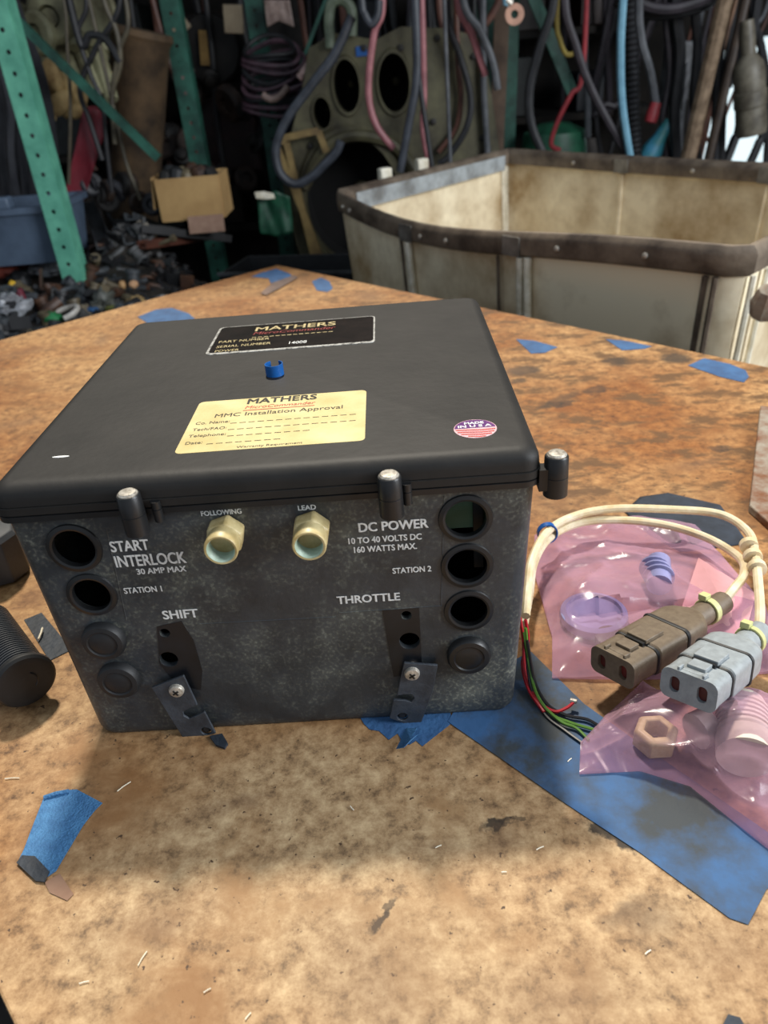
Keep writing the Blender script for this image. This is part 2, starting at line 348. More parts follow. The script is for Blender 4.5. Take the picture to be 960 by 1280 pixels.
fl = MB().tube([Z(55, 997, .0015), Z(70, 992, .0022), Z(86, 989, .0016)], .0014, 6); o = part('tape_curl', fl, m_tape_bright); tag(o, 'rolled-up top edge of the lower left tape scrap', 'tape')
tape('small flat brown patch beside the lower left tape', [(56, 1103), (75, 1092), (92, 1118), (84, 1126), (62, 1116)], mat('flat_brown', (150, 118, 96), (130, 98, 78), .7), t=.0002)  # thin plain brown polygon lying flat on the board
tape('far blue tape patch at the back corner of the board', [(314, 346), (327, 341), (345, 336), (362, 342), (366, 346), (352, 352), (338, 354), (336, 348)], m_tapeb)
tape('torn brown-backed tape curl at the back corner of the board', [(326, 366), (342, 353), (368, 344), (372, 347), (350, 360), (332, 369)], mat('tape_back', (120, 96, 84), (84, 70, 66), .6), z=.002)
tape('small square blue tape scrap near the back corner of the board', [(390, 352), (401, 347), (412, 352), (416, 361), (409, 365), (396, 363)], m_tapeb)
tape('blue tape strip behind the left rear corner of the box', [(172, 396), (195, 387), (215, 385), (236, 392), (250, 404), (200, 412), (183, 403)], m_tapeb)
tape('blue tape triangle right of the box on the far board', [(645, 424), (668, 426), (697, 434), (681, 441), (664, 442)], m_tapeb)
tape('blue tape sliver at the bench edge beside the canvas cart', [(757, 424), (782, 426), (815, 433), (806, 436), (778, 438)], m_tapeb)
tape('rounded blue tape patch at the far right bench edge', [(860, 457), (880, 448), (912, 455), (932, 463), (936, 471), (930, 478), (900, 471)], m_tapeb)
tape('blue tape bit peeking out behind the right rear corner of the box', [(582, 382), (594, 384), (592, 390), (583, 392)], m_tapeb)
tape('dark tape band between the rubber grip and the box', [(30, 775), (52, 766), (90, 812), (62, 826)], m_tape_dark)
tape('tiny blue tape tip at the bottom right of the board', [(902, 1284), (910, 1268), (925, 1272), (932, 1284)], m_tape_dark)
# dark cloth under the cable
def coons(top, bot, left, right, n, m_):
    """top/bot run left to right, left/right run top to bottom; lists of vectors"""
    def at(pl, t):
        k = t*(len(pl)-1); i = min(int(k), len(pl)-2); return pl[i].lerp(pl[i+1], k-i)
    g = []
    for i in range(m_+1):
        q = i/m_
        for j in range(n+1):
            s = j/n
            p = at(top, s)*(1-q)+at(bot, s)*q+at(left, q)*(1-s)+at(right, q)*s - (top[0]*(1-s)*(1-q)+top[-1]*s*(1-q)+bot[0]*(1-s)*q+bot[-1]*s*q)
            g.append(p)
    return g
def sheet(name, g, n, m_, hfun, m, solid=.0004, pillow=False):
    vs_ = []; fs_ = []
    for i in range(m_+1):
        for j in range(n+1):
            p = g[i*(n+1)+j]; e = min(i, m_-i, j, n-j); vs_.append(V((p.x, p.y, hfun(p, min(1, e/(n*.14))))))
    for i in range(m_):
        for j in range(n): a = i*(n+1)+j; fs_.append((a, a+1, a+n+2, a+n+1))
    mb = MB().add(vs_, fs_)
    if pillow:
        o2 = len(mb.v); mb.add([V((p.x, p.y, .0015)) for p in g], [tuple(reversed(f)) for f in fs_])
        idx = [j for j in range(n+1)]+[i*(n+1)+n for i in range(1, m_+1)]+[m_*(n+1)+j for j in range(n-1, -1, -1)]+[i*(n+1) for i in range(m_-1, 0, -1)]
        for k in range(len(idx)): a, b = idx[k], idx[(k+1) % len(idx)]; mb.f.append((b, a, a+o2, b+o2))
    return mb
cl = coons([Z(780, 640), Z(800, 622), Z(835, 617)], [Z(850, 690), Z(900, 685), Z(935, 680)], [Z(780, 640), Z(810, 668), Z(850, 690)], [Z(835, 617), Z(900, 632), Z(935, 680)], 24, 24)
o = part('dark_cloth', sheet('c', cl, 24, 24, lambda p, e: .001+.006*abs(noise.noise(p*30))*e, m_rub), mat('navy_cloth', (44, 52, 64), (30, 36, 46), .85, scale=60))
o.modifiers.new('s', 'SOLIDIFY').thickness = .0006; tag(o, 'dark navy cloth scrap lying under the loop of cream cable', 'cloth')
# pale scraps of debris on the board
for i, (px, py, ln, an) in enumerate([(155, 983, .010, .8), (15, 973, .010, 0), (178, 1198, .008, 1.2), (259, 1238, .004, .5), (105, 1228, .005, .2), (310, 1270, .004, .9), (548, 1058, .004, .4), (712, 950, .004, .7), (630, 1090, .003, 0), (675, 1060, .005, .4), (810, 1190, .004, .5), (440, 1010, .004, 2.2)]):
    p = Z(px, py, .001); d = V((math.cos(an), math.sin(an), 0))*ln/2; q = V((-d.y, d.x, 0))*.08
    o = part('wood_splinter', MB().tube([p-d, p+q, p+d], [.0003, .0006, .0002] if 0 else .00035, 5), m_white_cord); tag(o, 'tiny pale splinter lying on the hardboard in the foreground', 'splinter', 'pale splinters on the board')

# ------------------------------------------------------------------ the control box
W2, D, H, ZR, INS = .1625, .3271, .2041, .1805, .0068
box = thing('control_box', 'large black plastic control box with lettered front and round openings', 'control box', (0, D/2, 0))
def ring(x0, y0, x1, y1, r, z, n=6): return [V((p[0], p[1], z)) for p in rrect(x0, y0, x1, y1, r, n)]
TILT = .0150
def tub(off, zs):
    rs = []
    for z in zs:
        q = 1-z/ZR; dx = .011*q+off; dy = off+.0045; dyf = .0045-TILT*(ZR-z)+off
        ex = 0
        if z < .008 and off == 0: ex = .008-math.sqrt(max(0, .008**2-(.008-z)**2))
        rs.append(ring(-W2+dx+ex*.8+.003, dyf+ex*.3, W2-dx-ex*.8-.003, D-dy-ex*.8, .010-off, z))
    return rs
mb = MB(); outer = tub(0, [.0002, .0015, .004, .008, .014, .06, .12, ZR]); inner = tub(.004, [ZR, .1, .02, .006])
mb.loft(outer+inner, True, True)
body = part('case_body', mb, m_abs, box)
cut = MB(); holes = []
FY = .0045
def fp(px, py, d=0):             # a pixel on the slightly tilted front face
    y = FY
    for _ in range(4): p = Y(px, py, y-d); y = FY-TILT*(ZR-p.z)
    return Y(px, py, y-d)
for px, py, r in [(93, 685, .0138), (115, 743, .0128), (582, 648, .0132), (584, 707, .0132), (586, 763, .0128)]:
    p = fp(px, py); holes.append((p, r)); cut.lathe([(r, -.02), (r, .02)], along(p, (0, 1, 0)), 40)
for px, py, r in [(211, 824, .0062), (512, 801, .0068), (206, 791, .0035), (508, 769, .0034)]:
    p = fp(px, py); cut.lathe([(r, -.02), (r, .02)], along(p, (0, 1, 0)), 24)
co = part('cutter', cut, None)
bo = body.modifiers.new('b', 'BOOLEAN'); bo.object = co; bo.operation = 'DIFFERENCE'; bo.solver = 'EXACT'
dg = bpy.context.evaluated_depsgraph_get(); dg.update(); nm = bpy.data.meshes.new_from_object(body.evaluated_get(dg)); body.modifiers.clear(); body.data = nm
bpy.data.objects.remove(co)
nm.polygons.foreach_set('use_smooth', [True]*len(nm.polygons)); nm.set_sharp_from_angle(angle=math.radians(35))
if not nm.materials: nm.materials.append(m_abs)
mxf = lambda p, d=0: M(((1, 0, 0, p.x), (0, TILT, -1, p.y-d), (0, 1, TILT, p.z), (0, 0, 0, 1)))      # local xy = front face, +z toward viewer
for p, r in holes:
    mb = MB(); mb.loft([[V((q*math.cos(2*PI*j/40), q*math.sin(2*PI*j/40), z)) for j in range(40)] for q, z in ((r-.0008, 0-.003), (r-.0008, .0012), (r+.0006, .0018), (r+.003, .0012), (r+.0036, -.0004), (r+.0032, -.001))], False, False, mxf(p))
    part('grommet_ring', mb, m_blk, box)
for i, (px, py, r) in enumerate([(130, 801, .0140), (149, 850, .0140), (586, 819, .0142)]):
    p = fp(px, py, .002)
    mb = MB().lathe([(r+.0004, -.003), (r+.0004, .0016), (r-.001, .0036), (r*.72, .0042), (r*.66, .0034), (r*.6, .0034), (r*.5, .0042), (.001, .0042)], mxf(p), 40)
    part('blanking_plug', mb, m_rub if i < 2 else m_blk, box)
# clean patches left by the moved brackets, and moulded panel lines
def fpoly(name, pts, t, m, d=.0, holes_=()):
    ps = [fp(*q) for q in pts]
    me = plate(name, [(p.x, p.z) for p in ps], [circ(fp(*h[:2]).x, fp(*h[:2]).z, h[2], 24) for h in holes_], t, mxf(V((0, FY-TILT*ZR-d, 0))))
    return link(name, me, m, box, smooth=0)
fpoly('bracket_mark', [(196, 783), (227, 776), (242, 800), (253, 838), (251, 862), (222, 856), (200, 830)], .0003, m_blkclean, .0, [(211, 824, .0064), (206, 791, .0036)])
fpoly('bracket_mark', [(478, 763), (524, 759), (527, 826), (526, 840), (492, 846), (484, 800)], .0003, m_blkclean, .0, [(512, 801, .007), (508, 769, .0036)])
ln = MB()
for a, b in (((248, 780), (420, 771)), ((424, 766), (553, 757)), ((133, 662), (158, 775)), ((555, 620), (551, 757)), ((150, 640), (250, 633))):
    ln.tube([fp(*a, -.0001), fp(*b, -.0001)], .0004, 6)
part('panel_line', ln, m_abs, box)
# lid
mb = MB()
def lring(ins, z, r=.011): return ring(-W2+ins, ins, W2-ins, D-ins, max(.004, r-ins*.5), z)
mb.loft([lring(.001, ZR), lring(0, ZR+.0006), lring(0, ZR+.0042), lring(.0008, ZR+.0046)], True, True)
part('gasket_rim', mb, m_blk, box)
prof = [(.0008, ZR+.0048), (0, ZR+.0053), (0, ZR+.0100), (.0012, ZR+.0104), (.0006, ZR+.0108), (.0008, H-.0085)]
for k in range(1, 7):
    t = k/6*PI/2; prof.append((.0008+.0092*(1-math.cos(t)), H-.0085+.0085*math.sin(t)))
mb = MB(); mb.loft([lring(a, z) for a, z in prof], True, True)
lid = part('lid', mb, m_lid, box)
# corner bosses with screws
for p in [Y(163, 630, -.004), Y(487, 605, -.004), V((W2+.0085, .007, ZR+.004))]:
    zc = ZR+.004; mx = M.Translation((p.x, p.y, zc)) @ M.Diagonal((1, 1, .82, 1)); r = .0072
    fro = p.y < 0
    mb = MB().lathe([(r, -.0155), (r, -.0003), (r-.0004, 0), (r, .0003), (r*.96, .0150), (r*.88, .0160)], mx, 28)
    d = V((0, 1, 0)) if fro else (V((0, -1, 0)) if p.y > D else V((-1 if p.x > 0 else 1, 0, 0)))
    mb.box((0, .006, -.001), (.009, .009, .014), frame((p.x, p.y, zc), d.cross(V((0, 0, 1))), d))
    s = part('screw_boss', mb, m_blk, box)
    sc = MB().lathe([(.0058, .0155), (.0058, .0168), (.0048, .0180), (.002, .0184)], mx, 24)
    part('screw', sc, m_chrome, s)
for px, py in ((193, 624), (508, 604)):
    lug = MB(); p = Y(px, py, -.0012); lug.lathe([(.0028, -.0075), (.0028, .0005), (.0022, .0008), (.0028, .0011), (.0028, .006)], M.Translation((p.x, p.y, ZR+.004)), 14)
    part('hinge_lug', lug, m_blk, box)
# front lettering
XF = ((1, 0, 0), (0, TILT, 1))
for s, a, b, t in [('START', (140, 690), (187, 686), 675), ('INTERLOCK', (146, 709), (233, 702), 693), ('30 AMP MAX', (172, 718), (233, 713), 710), ('STATION 1', (156, 742), (203, 739), 734),
                   ('SHIFT', (205, 774), (248, 770), 762), ('FOLLOWING', (252, 645), (302, 641), 638), ('LEAD', (373, 638), (395, 636), 631), ('DC POWER', (449, 665), (535, 659), 652),
                   ('10 TO 40 VOLTS DC', (436, 680), (527, 674), 671.5), ('160 WATTS MAX.', (443, 691), (521, 687), 682.5), ('STATION 2', (491, 717), (539, 714), 709), ('THROTTLE', (422, 755), (500, 751), 744)]:
    p0, p1 = fp(*a, .0003), fp(*b, .0003); p1.z = p0.z
    cap = (fp(a[0], t, .0003)-fp(*a, .0003)).length
    me = text_mesh(s, p0, p1, cap, XF, heavy=.034); 
    link('lettering', me, m_white, box, smooth=0)
# nuts
for px, py in ((284, 663), (390, 658)):
    p = fp(px, py)
    S_ = M.Diagonal((.80, .80, .80, 1))
    nut = MB().lathe([(.0148, 0), (.0150, .002), (.0150, .013), (.0138, .0152)], mxf(p) @ S_ @ M.Rotation(.3, 4, 'Z'), 6)
    nu = part('hub_nut', nut, m_nut, box, bevel=.0012)
    pr = [(.0122, .012), (.0126, .014), (.0126, .027), (.0118, .0282), (.0104, .0280)]
    mb = MB().lathe(pr, mxf(p) @ S_, 36, True, False); part('hub_collar', mb, m_nut, nu)
    th = [(.0104, .0280)]
    for k in range(9): th += [(.0104, .0270-k*.0022), (.0096, .0259-k*.0022)]
    th += [(.0096, .004), (.001, .004)]
    part('hub_thread', MB().lathe(th, mxf(p) @ S_, 36, False, True), m_nutin, nu)
# brackets
def bracket(c, q, screw, hole, slotc, side):
    ps = [fp(*k, .004) for k in c]; t = .002
    hc = fp(*hole, .004); sc = fp(*slotc, .004)
    outer = []
    n = len(ps)
    me = plate('mounting_bracket', [(p.x, p.z) for p in ps], [circ(hc.x, hc.z, .0036, 20)], t, mxf(V((0, FY-TILT*ZR-.0035, 0))))
    b = link('mounting_bracket', me, m_bracket, box, smooth=0, bevel=.0004)
    p = fp(*screw, .0055)
    s = part('screw', MB().lathe([(.0052, -.006), (.0052, .0012), (.0046, .0026), (.002, .0034)], mxf(p), 24), m_chrome, b)
    x = MB().box((0, 0, .0033), (.0048, .0011, .0012), mxf(p) @ M.Rotation(.6, 4, 'Z')); x.box((0, 0, .0033), (.0011, .0048, .0012), mxf(p) @ M.Rotation(.6, 4, 'Z'))
    part('cross_recess', x, m_blk, b)
    part('rivet', MB().lathe([(.0034, -.003), (.0034, -.0008), (.002, .0002)], mxf(fp(*hole, .0045)), 16), m_rub, b)
    return b
m_bracket = mat('dusty_bracket', (66, 72, 80), (46, 50, 56), .5, scale=60, bump=.2)
def slot_poly(p0, p1, p2, p3, notch_c, notch_dir, r):
    return None
# left bracket outline with a C-shaped slot open on its right edge; right bracket with the slot open on its left
bracket([(190, 858), (230, 843), (246, 877), (247, 880), (236, 884), (229, 888), (230, 893), (237, 897), (246, 893), (256, 888), (270, 915), (232, 925)], 0, (221, 862), (258, 912), (240, 887), 1)
bracket([(505, 827), (547, 830), (541, 862), (527, 900), (520, 908), (487, 896), (492, 873), (506, 874), (514, 876), (518, 871), (514, 866), (506, 866), (496, 868)], 0, (515, 841), (503, 894), (505, 870), -1)
# bracket legs touching the case
for q_ in ((221, 862), (515, 841)): part('bracket_spacer', MB().box((0, .0005, 0), (.006, .003, .006), M.Translation(fp(*q_, .001))), m_blk, box)
# stickers on the lid
HT = H+.0001
def lp(px, py, z=HT): return Z(px, py, z)
def lid_plate(name, x0, y0, x1, y1, r, t, m, z=H):
    return link(name, plate(name, rrect(x0, y0, x1, y1, r), [], t, M.Translation((0, 0, z-.00005))), m, box, smooth=0)
ap = lid_plate('approval_sticker', -.0564, .0307, .0602, .1112, .004, .0003, m_sticker); ap['label'] = 'cream approval sticker with dotted fill-in lines'
XL = ((1, 0, 0), (0, 1, 0)); ZS = H+.0004
def ltext(s, a, b, top, m, par, bold=0, z=ZS, slant=0, heavy=0):
    p0, p1 = Z(*a, z), Z(*b, z); p1.y = p0.y; cap = abs(Z(a[0], top, z).y-p0.y)
    return link('lettering', text_mesh(s, p0, p1, cap, XL, bold=bold, slant=slant, heavy=heavy), m, par, smooth=0)
ltext('MATHERS', (309, 505), (395, 500), 498, m_ink, ap, heavy=.022)
ltext('MicroCommander', (306, 511), (394, 505), 507, m_redink, ap, slant=.2)
ltext('MMC Installation Approval', (268, 522), (428, 512), 517, m_ink, ap, .0)
ltext('Co. Name:', (244, 531), (287, 527), 527.3, m_ink, ap, .0)
ltext('Tech/FAO:', (240, 539), (283, 535), 535.2, m_ink, ap, .0)
ltext('Telephone:', (235, 547), (282, 543), 543.2, m_ink, ap, .0)
ltext('Date:', (231, 556), (253, 553), 552, m_ink, ap, .0)
ltext('Warranty Requirement', (295, 560), (378, 554), 557.2, m_ink, ap, .0)
rl = MB()
for a, b in (((288, 529), (449, 518)), ((285, 537), (449, 526)), ((284, 545), (401, 537)), ((258, 555), (365, 547))):
    p0, p1 = Z(*a, ZS), Z(*b, ZS); n = int((p1.x-p0.x)/.006)
    for k in range(n): rl.box((p0.x+.006*k+.002, p0.y, ZS), (.0042, .0005, .0001))
part('fill_line', rl, m_ink, ap, smooth=0)
p0, p1 = Z(304, 513, ZS), Z(393, 507, ZS); part('underline', MB().box(((p0.x+p1.x)/2, p0.y-.0002, ZS), (p1.x-p0.x, .0008, .0001)), m_redink, ap, smooth=0)
m_tin = mat('worn_silver_edge', (214, 214, 210), (90, 88, 86), .35, .6, scale=220, contrast=(.35, .5))
m_npl = mat('black_nameplate', (38, 32, 30), (22, 20, 20), .25, scale=60, contrast=(.3, .7))
pb = lid_plate('rating_plate', -.0726, .2110, .0658, .2832, .005, .0005, m_tin); pb['label'] = 'black and silver rating plate'
inner_p = link('plate_face', plate('plate_face', rrect(-.0705, .2146, .0645, .2818, .004), [], .0002, M.Translation((0, 0, H+.0004))), m_npl, pb, smooth=0)
ZP = H+.0008
ltext('MATHERS', (319, 414), (419, 407), 408.8, m_cream, pb, 0, ZP, heavy=.018)
ltext('MicroCommander', (316, 418.6), (419, 411), 415, mat('dull_red_print', (150, 44, 44), (120, 36, 36), .5), pb, 0, ZP, .2, .012)
p0, p1 = Z(314, 422, ZP), Z(417, 414, ZP); dl = MB()
for k in range(14): dl.box((p0.x+(p1.x-p0.x)*(k+.5)/14, p0.y, ZP), ((p1.x-p0.x)/14*.72, .0011, .0001))
part('underline', dl, m_cream, pb, smooth=0)
ltext('PART NUMBER', (273, 429), (336, 425), 426, m_cream, pb, 0, ZP)
ltext('SERIAL NUMBER', (270, 435), (338, 430), 432, m_cream, pb, 0, ZP)
ltext('14008', (361, 430), (383, 428), 426.5, m_white, pb, 0, ZP)
ltext('POWER', (268, 440.5), (298, 438.5), 437.5, m_cream, pb, 0, ZP)
c = Z(594, 536, H); R_ = .0130
fs = link('flag_sticker', plate('flag_sticker', circ(c.x, c.y, R_, 36), [], .0003, M.Translation((0, 0, H-.00005))), mat('pale_sticker', (226, 190, 190), (214, 170, 180), .35, scale=100), box, smooth=0); fs['label'] = 'small round flag sticker'
def half(y0, y1, r, up=None):
    pts = []; n = 14
    for k in range(n+1): y = y0+(y1-y0)*k/n; pts.append((math.sqrt(max(0, r*r-y*y)), y))
    return pts+[(-x, y) for x, y in reversed(pts)]
link('sticker_field', plate('f', [(c.x+x, c.y+y) for x, y in half(.0008, .0122, .0124)], [], .0001, M.Translation((0, 0, H+.0003))), mat('violet_print', (112, 66, 120), (90, 50, 110), .3, scale=200), fs, smooth=0)
st = MB()
for k in range(4):
    y = -.0012-k*.003; r = math.sqrt(.0122**2-(y-.0008)**2)
    st.add([(c.x-r, c.y+y+.0006, H+.00042), (c.x-r*.4, c.y+y+.0002, H+.00042), (c.x+r*.3, c.y+y-.0008, H+.00042), (c.x+r, c.y+y-.0002, H+.00042), (c.x+r*.98, c.y+y-.0016, H+.00042), (c.x+r*.3, c.y+y-.0022, H+.00042), (c.x-r*.4, c.y+y-.0012, H+.00042), (c.x-r*.98, c.y+y-.0008, H+.00042)], [(0, 1, 6, 7), (1, 2, 5, 6), (2, 3, 4, 5)])
part('stripe', st, m_redink, fs, smooth=0)
for s, y, w_, cp in (('MADE', .0062, .012, .0036), ('IN U S A', .0018, .0205, .0036)):
    link('lettering', text_mesh(s, (c.x-w_/2, c.y+y, H+.0005), (c.x+w_/2, c.y+y, H+.0005), cp, XL, bold=.03), m_white, fs, smooth=0)
# pale dried spot on the lid
p = Z(76, 571, H); part('paint_fleck', MB().prism(circ(p.x, p.y, .0055, 10, .0012), H-.0002, H+.0002), m_white, box)
# inside of the case: circuit board glimpsed through the top right opening
part('circuit_board', MB().box((.118, .035, .150), (.05, .0016, .03)), mat('circuit_green', (90, 140, 120), (60, 110, 90), .5), box)
part('inner_bracket', MB().box((.127, .026, .14), (.006, .004, .06)), m_rub, box)

# blue ring clip on the lid
p = Z(344, 468, H); p.z = H
mb = MB(); n = 20; ri, ro = .0062, .0068
cr = [[V((r*math.cos(a), r*math.sin(a), z)) for r, z in ((ri, 0), (ro, 0), (ro, .0085), (ri, .0085))] for a in [math.radians(118+304*k/n) for k in range(n+1)]]
mb.loft(cr, True, True, M.Translation(p))
tag(part('ring_clip', mb, m_bluetie), 'small blue open ring clip standing on the box lid', 'clip')

# ------------------------------------------------------------------ rubber grip, left
g0 = Z(33, 853, .026); d = (Z(-38, 750, .03)-g0); L_ = d.length; mx = along(g0, d)
grip = thing('rubber_grip', 'black ribbed rubber handle grip left of the box, round end facing camera', 'grip', (g0.x, g0.y, 0))
mb = MB().lathe([(.001, -.0008), (.004, -.001), (.012, .0002), (.016, -.0006), (.0205, .0), (.0222, .002), (.0222, .0055), (.0205, .008), (.019, .0085)], mx, 40)
part('end_cap', mb, m_rub, grip)
pr = [(.018, .0075)]
for k in range(30): z = .009+k*.0028; pr += [(.0164, z), (.0190, z+.0005), (.0190, z+.0016), (.0164, z+.0021)]
pr += [(.018, .0095+30*.0028)]
part('ribbed_sleeve', MB().lathe(pr, mx, 36), mat('satin_rubber', (66, 69, 74), (52, 55, 60), .36, scale=40), grip)
q = MB().tube([mx @ V((.008*math.cos(a), .008*math.sin(a), -.0006)) for a in [2.2+.12*k for k in range(16)]], .0005, 5); part('cap_score', q, m_blkclean, grip)
# metal fitting behind the grip
k0 = Z(0, 700, .03); k1 = Z(24, 735, .012)
mb = MB().lathe([(.012, 0), (.024, .002), (.026, .006), (.026, .045), (.022, .05), (.012, .052)], M.Translation((k0.x-.014, k0.y+.02, 0)), 8)
tag(part('rubber_block', mb, mat('grey_rubber', (72, 76, 80), (56, 58, 62), .6), bevel=.001), 'dull grey faceted rubber block behind the ribbed grip', 'block')
p = Z(53, 785, .004); p2 = Z(48, 799, .003); tag(part('twig_bit', MB().tube([p, (p+p2)/2+V((.001, 0, .001)), p2], .0009, 6), m_white_cord), 'pale stubby twig lying on tape by the box side', 'debris')
p = Z(275, 930, .001); q = [Z(262, 921, .001), Z(278, 918, .001), Z(285, 930, .001), (Z(281, 936, .001)), Z(270, 932, .001)]
tag(part('tape_crumb', MB().prism([(k.x, k.y) for k in q], .0002, .002), m_tape_dark), 'dark tape crumb under the left bracket of the box', 'tape')

# ------------------------------------------------------------------ cables, right
def cable(name, label, cat, pts, r, m, n=10, sm=10, group=None):
    o = part(name, MB().tube([Z(*q) for q in pts], r, n, smooth=sm), m); return tag(o, label, cat, group)
CR = .0036
# ends of the connectors, computed first
gf, gb = Z(860, 862, .052), Z(950, 790, .030)
bf, bb_ = Z(765, 834, .034), Z(905, 752, .022)
tieP = Z(684, 671, .03)
cable('white_cable', 'cream cable looping above the pink bag to the brown connector', 'cable',
      [(655, 780, .006), (662, 740, .012), (667, 705, .026), (685, 674, .03), (720, 655, .03), (770, 650, .03), (830, 656, .028), (885, 673, .026), (925, 698, .026), (930, 718, .03), (918, 735, .03), (908, 748, .026)], CR, m_cablew)
cable('white_cable', 'cream cable taking the outer loop to the grey connector', 'cable',
      [(657, 770, .02), (660, 735, .024), (665, 700, .034), (683, 666, .038), (715, 646, .038), (765, 636, .038), (840, 637, .036), (900, 643, .034), (935, 665, .034), (944, 695, .034), (948, 730, .034), (950, 762, .030), (949, 790, .026)], CR, m_cablew)
mb = MB(); t0 = tieP; mb.loft([[t0+V(((.0078)*math.cos(a)*k, .002*math.sin(2*a)*0+dz, .0085*math.sin(a)*k+.004)) for a in [2*PI*j/20 for j in range(20)]] for k, dz in ((1, -.0025), (1.15, -.0025), (1.15, .0025), (1, .0025))], closed=True)
o = part('cable_tie', mb, m_bluetie); tag(o, 'blue plastic tie bundling the two cream cables beside the box', 'tie')
mb = MB(); s0 = Z(938, 686, .032)
for kk in range(3): pp = Z(936+kk*5, 682+kk*14, .0335); mb.lathe([(.0066, -.003), (.0072, -.0026), (.0072, .0026), (.0066, .003)], along(pp, Z(948, 716, .0335)-Z(936, 682, .0335)), 16)
tag(part('cable_sleeve', mb, m_cablew), 'cream tape wraps holding the cables at the right bend', 'tape')
def connector(name, label, face, back, m, roll=0):
    d = back-face; L = d.length; x = d.normalized(); yv = V((0, 0, 1)).cross(x).normalized()
    mx = frame(face, x, yv) @ M.Rotation(roll, 4, 'X')
    root = thing(name, label, 'connector', (face.x, face.y, 0))
    k = L/.105; W_ = .93; mx = mx @ M.Diagonal((1, W_, W_, 1))
    def rr(x_, w_, h, r=.004, dz=0): return [V((x_*k, p[0], p[1]+dz)) for p in rrect(-w_/2, -h/2, w_/2, h/2, r, 4)]
    # face plate with two oval windows
    hol = [rrect(sx*.0095-.0035, -.0058, sx*.0095+.0035, .0058, .0034, 4) for sx in (-1, 1)]
    mf = mx @ M(((0, 0, 1, 0), (1, 0, 0, 0), (0, 1, 0, 0), (0, 0, 0, 1)))
    link('face_plate', plate('face_plate', rrect(-.0195, -.0110, .0195, .0110, .006, 5), hol, .004, mf), m, root, smooth=30)
    part('pin_seal', MB().box((.0045*1, 0, 0), (.003, .030, .014), mx), m_redseal, root)
    part('plug_housing', MB().loft([rr(.0035, .0385, .0215, .006), rr(.020, .0385, .0215, .006)], True, True, mx), m, root)
    rt = MB().loft([rr(.0198, .0395, .0225, .006), rr(.0208, .0405, .0235, .006), rr(.0218, .0395, .0225, .006)], True, True, mx)
    rt.loft([rr(.0458, .0415, .0255, .006), rr(.047, .0425, .0265, .006), rr(.0482, .0415, .0255, .006)], True, True, mx)
    part('seal_ring', rt, m_rub, root)
    part('socket_shell', MB().loft([rr(.0215, .0385, .0225, .006), rr(.0225, .0405, .0245, .006), rr(.0460, .0405, .0245, .006)], True, True, mx), m, root)
    part('boot', MB().loft([rr(.0478, .0405, .0250, .006), rr(.062, .0400, .0250, .007), rr(.067, .036, .0235, .008), rr(.074, .0215, .0195, .0095), rr(.0745, .0190, .0185, .0092), rr(.104, .0185, .0185, .0092), rr(.1045, .016, .016, .0079)], True, True, mx), m, root)
    lt = MB().box((.012*k, 0, .0125), (.010, .013, .003), mx).box((.0035*k, -.0085, .0115), (.006, .002, .004), mx).box((.0035*k, .0085, .0115), (.006, .002, .004), mx)
    lt.box((.0275*k, 0, .0135), (.0155*k, .0175, .0035), mx).box((.006*k, 0, .0108), (.006*k, .015, .0012), mx)
    part('latch', lt, m, root, bevel=.0006)
    part('latch_slot', MB().box((.0185*k, 0, .0120), (.0025, .016, .0030), mx).box((.0075*k, 0, .0104), (.004, .011, .0014), mx), m_blk, root)
    zt = MB().loft([[V((x_*k, r*math.cos(2*PI*j/20), r*math.sin(2*PI*j/20))) for j in range(20)] for r, x_ in ((.0094, .086), (.0112, .086), (.0112, .0905), (.0094, .0905))], closed=True, mx=mx)
    zt.box((.088*k, .004, .0118), (.0065, .007, .005), mx)
    part('zip_tie', zt, m_zip, root, bevel=.0004)
    return root
connector('plug_connector', 'dark brown two-pin connector plug resting on the pink bag', bf, bb_, m_brownpl, -.12)
connector('plug_connector', 'light grey two-pin connector plug with red seals, nearest the camera', gf, gb, m_greypl, -.12)
# thin wires at the right side of the box
m_red = mat('red_wire', (196, 30, 44), (160, 20, 34), .4); m_grn = mat('green_wire', (96, 140, 50), (70, 110, 40), .4); m_bk = mat('black_wire', (30, 30, 32), None, .4)
cable('thin_wire', 'red wire hugging the box side, bent back to a bare end', 'wire', [(650, 772, .06), (654, 800, .03), (657, 845, .008), (672, 875, .004), (692, 889, .003), (708, 885, .005), (719, 876, .008)], .0012, m_red, 6)
cable('thin_wire', 'second red wire running down along the box corner', 'wire', [(657, 775, .05), (660, 800, .03), (653, 830, .012), (661, 862, .005), (680, 890, .003)], .0012, m_red, 6)
cable('thin_wire', 'outer green wire curving toward the front pink bag', 'wire', [(657, 785, .05), (662, 835, .015), (672, 870, .006), (690, 893, .003), (712, 903, .003), (742, 912, .003)], .0011, m_grn, 6)
cable('thin_wire', 'inner green wire ending between tape and bag', 'wire', [(655, 790, .04), (664, 845, .012), (676, 877, .004), (700, 901, .004), (720, 910, .003), (736, 925, .002)], .0011, m_grn, 6)
cable('thin_wire', 'black wire lying beside the green wires', 'wire', [(659, 800, .04), (668, 850, .01), (684, 880, .003), (708, 894, .003), (733, 899, .003), (748, 907, .003)], .0011, m_bk, 6)
cable('thin_wire', 'black wire ending under the front pink bag', 'wire', [(656, 800, .03), (664, 860, .006), (682, 894, .002), (706, 913, .002), (728, 929, .002)], .0011, m_bk, 6)
cable('wire_ferrule', 'bare silver crimp end of the red wire', 'ferrule', [(713, 875, .008), (721, 877, .008)], .0016, m_chrome, 8, 2)

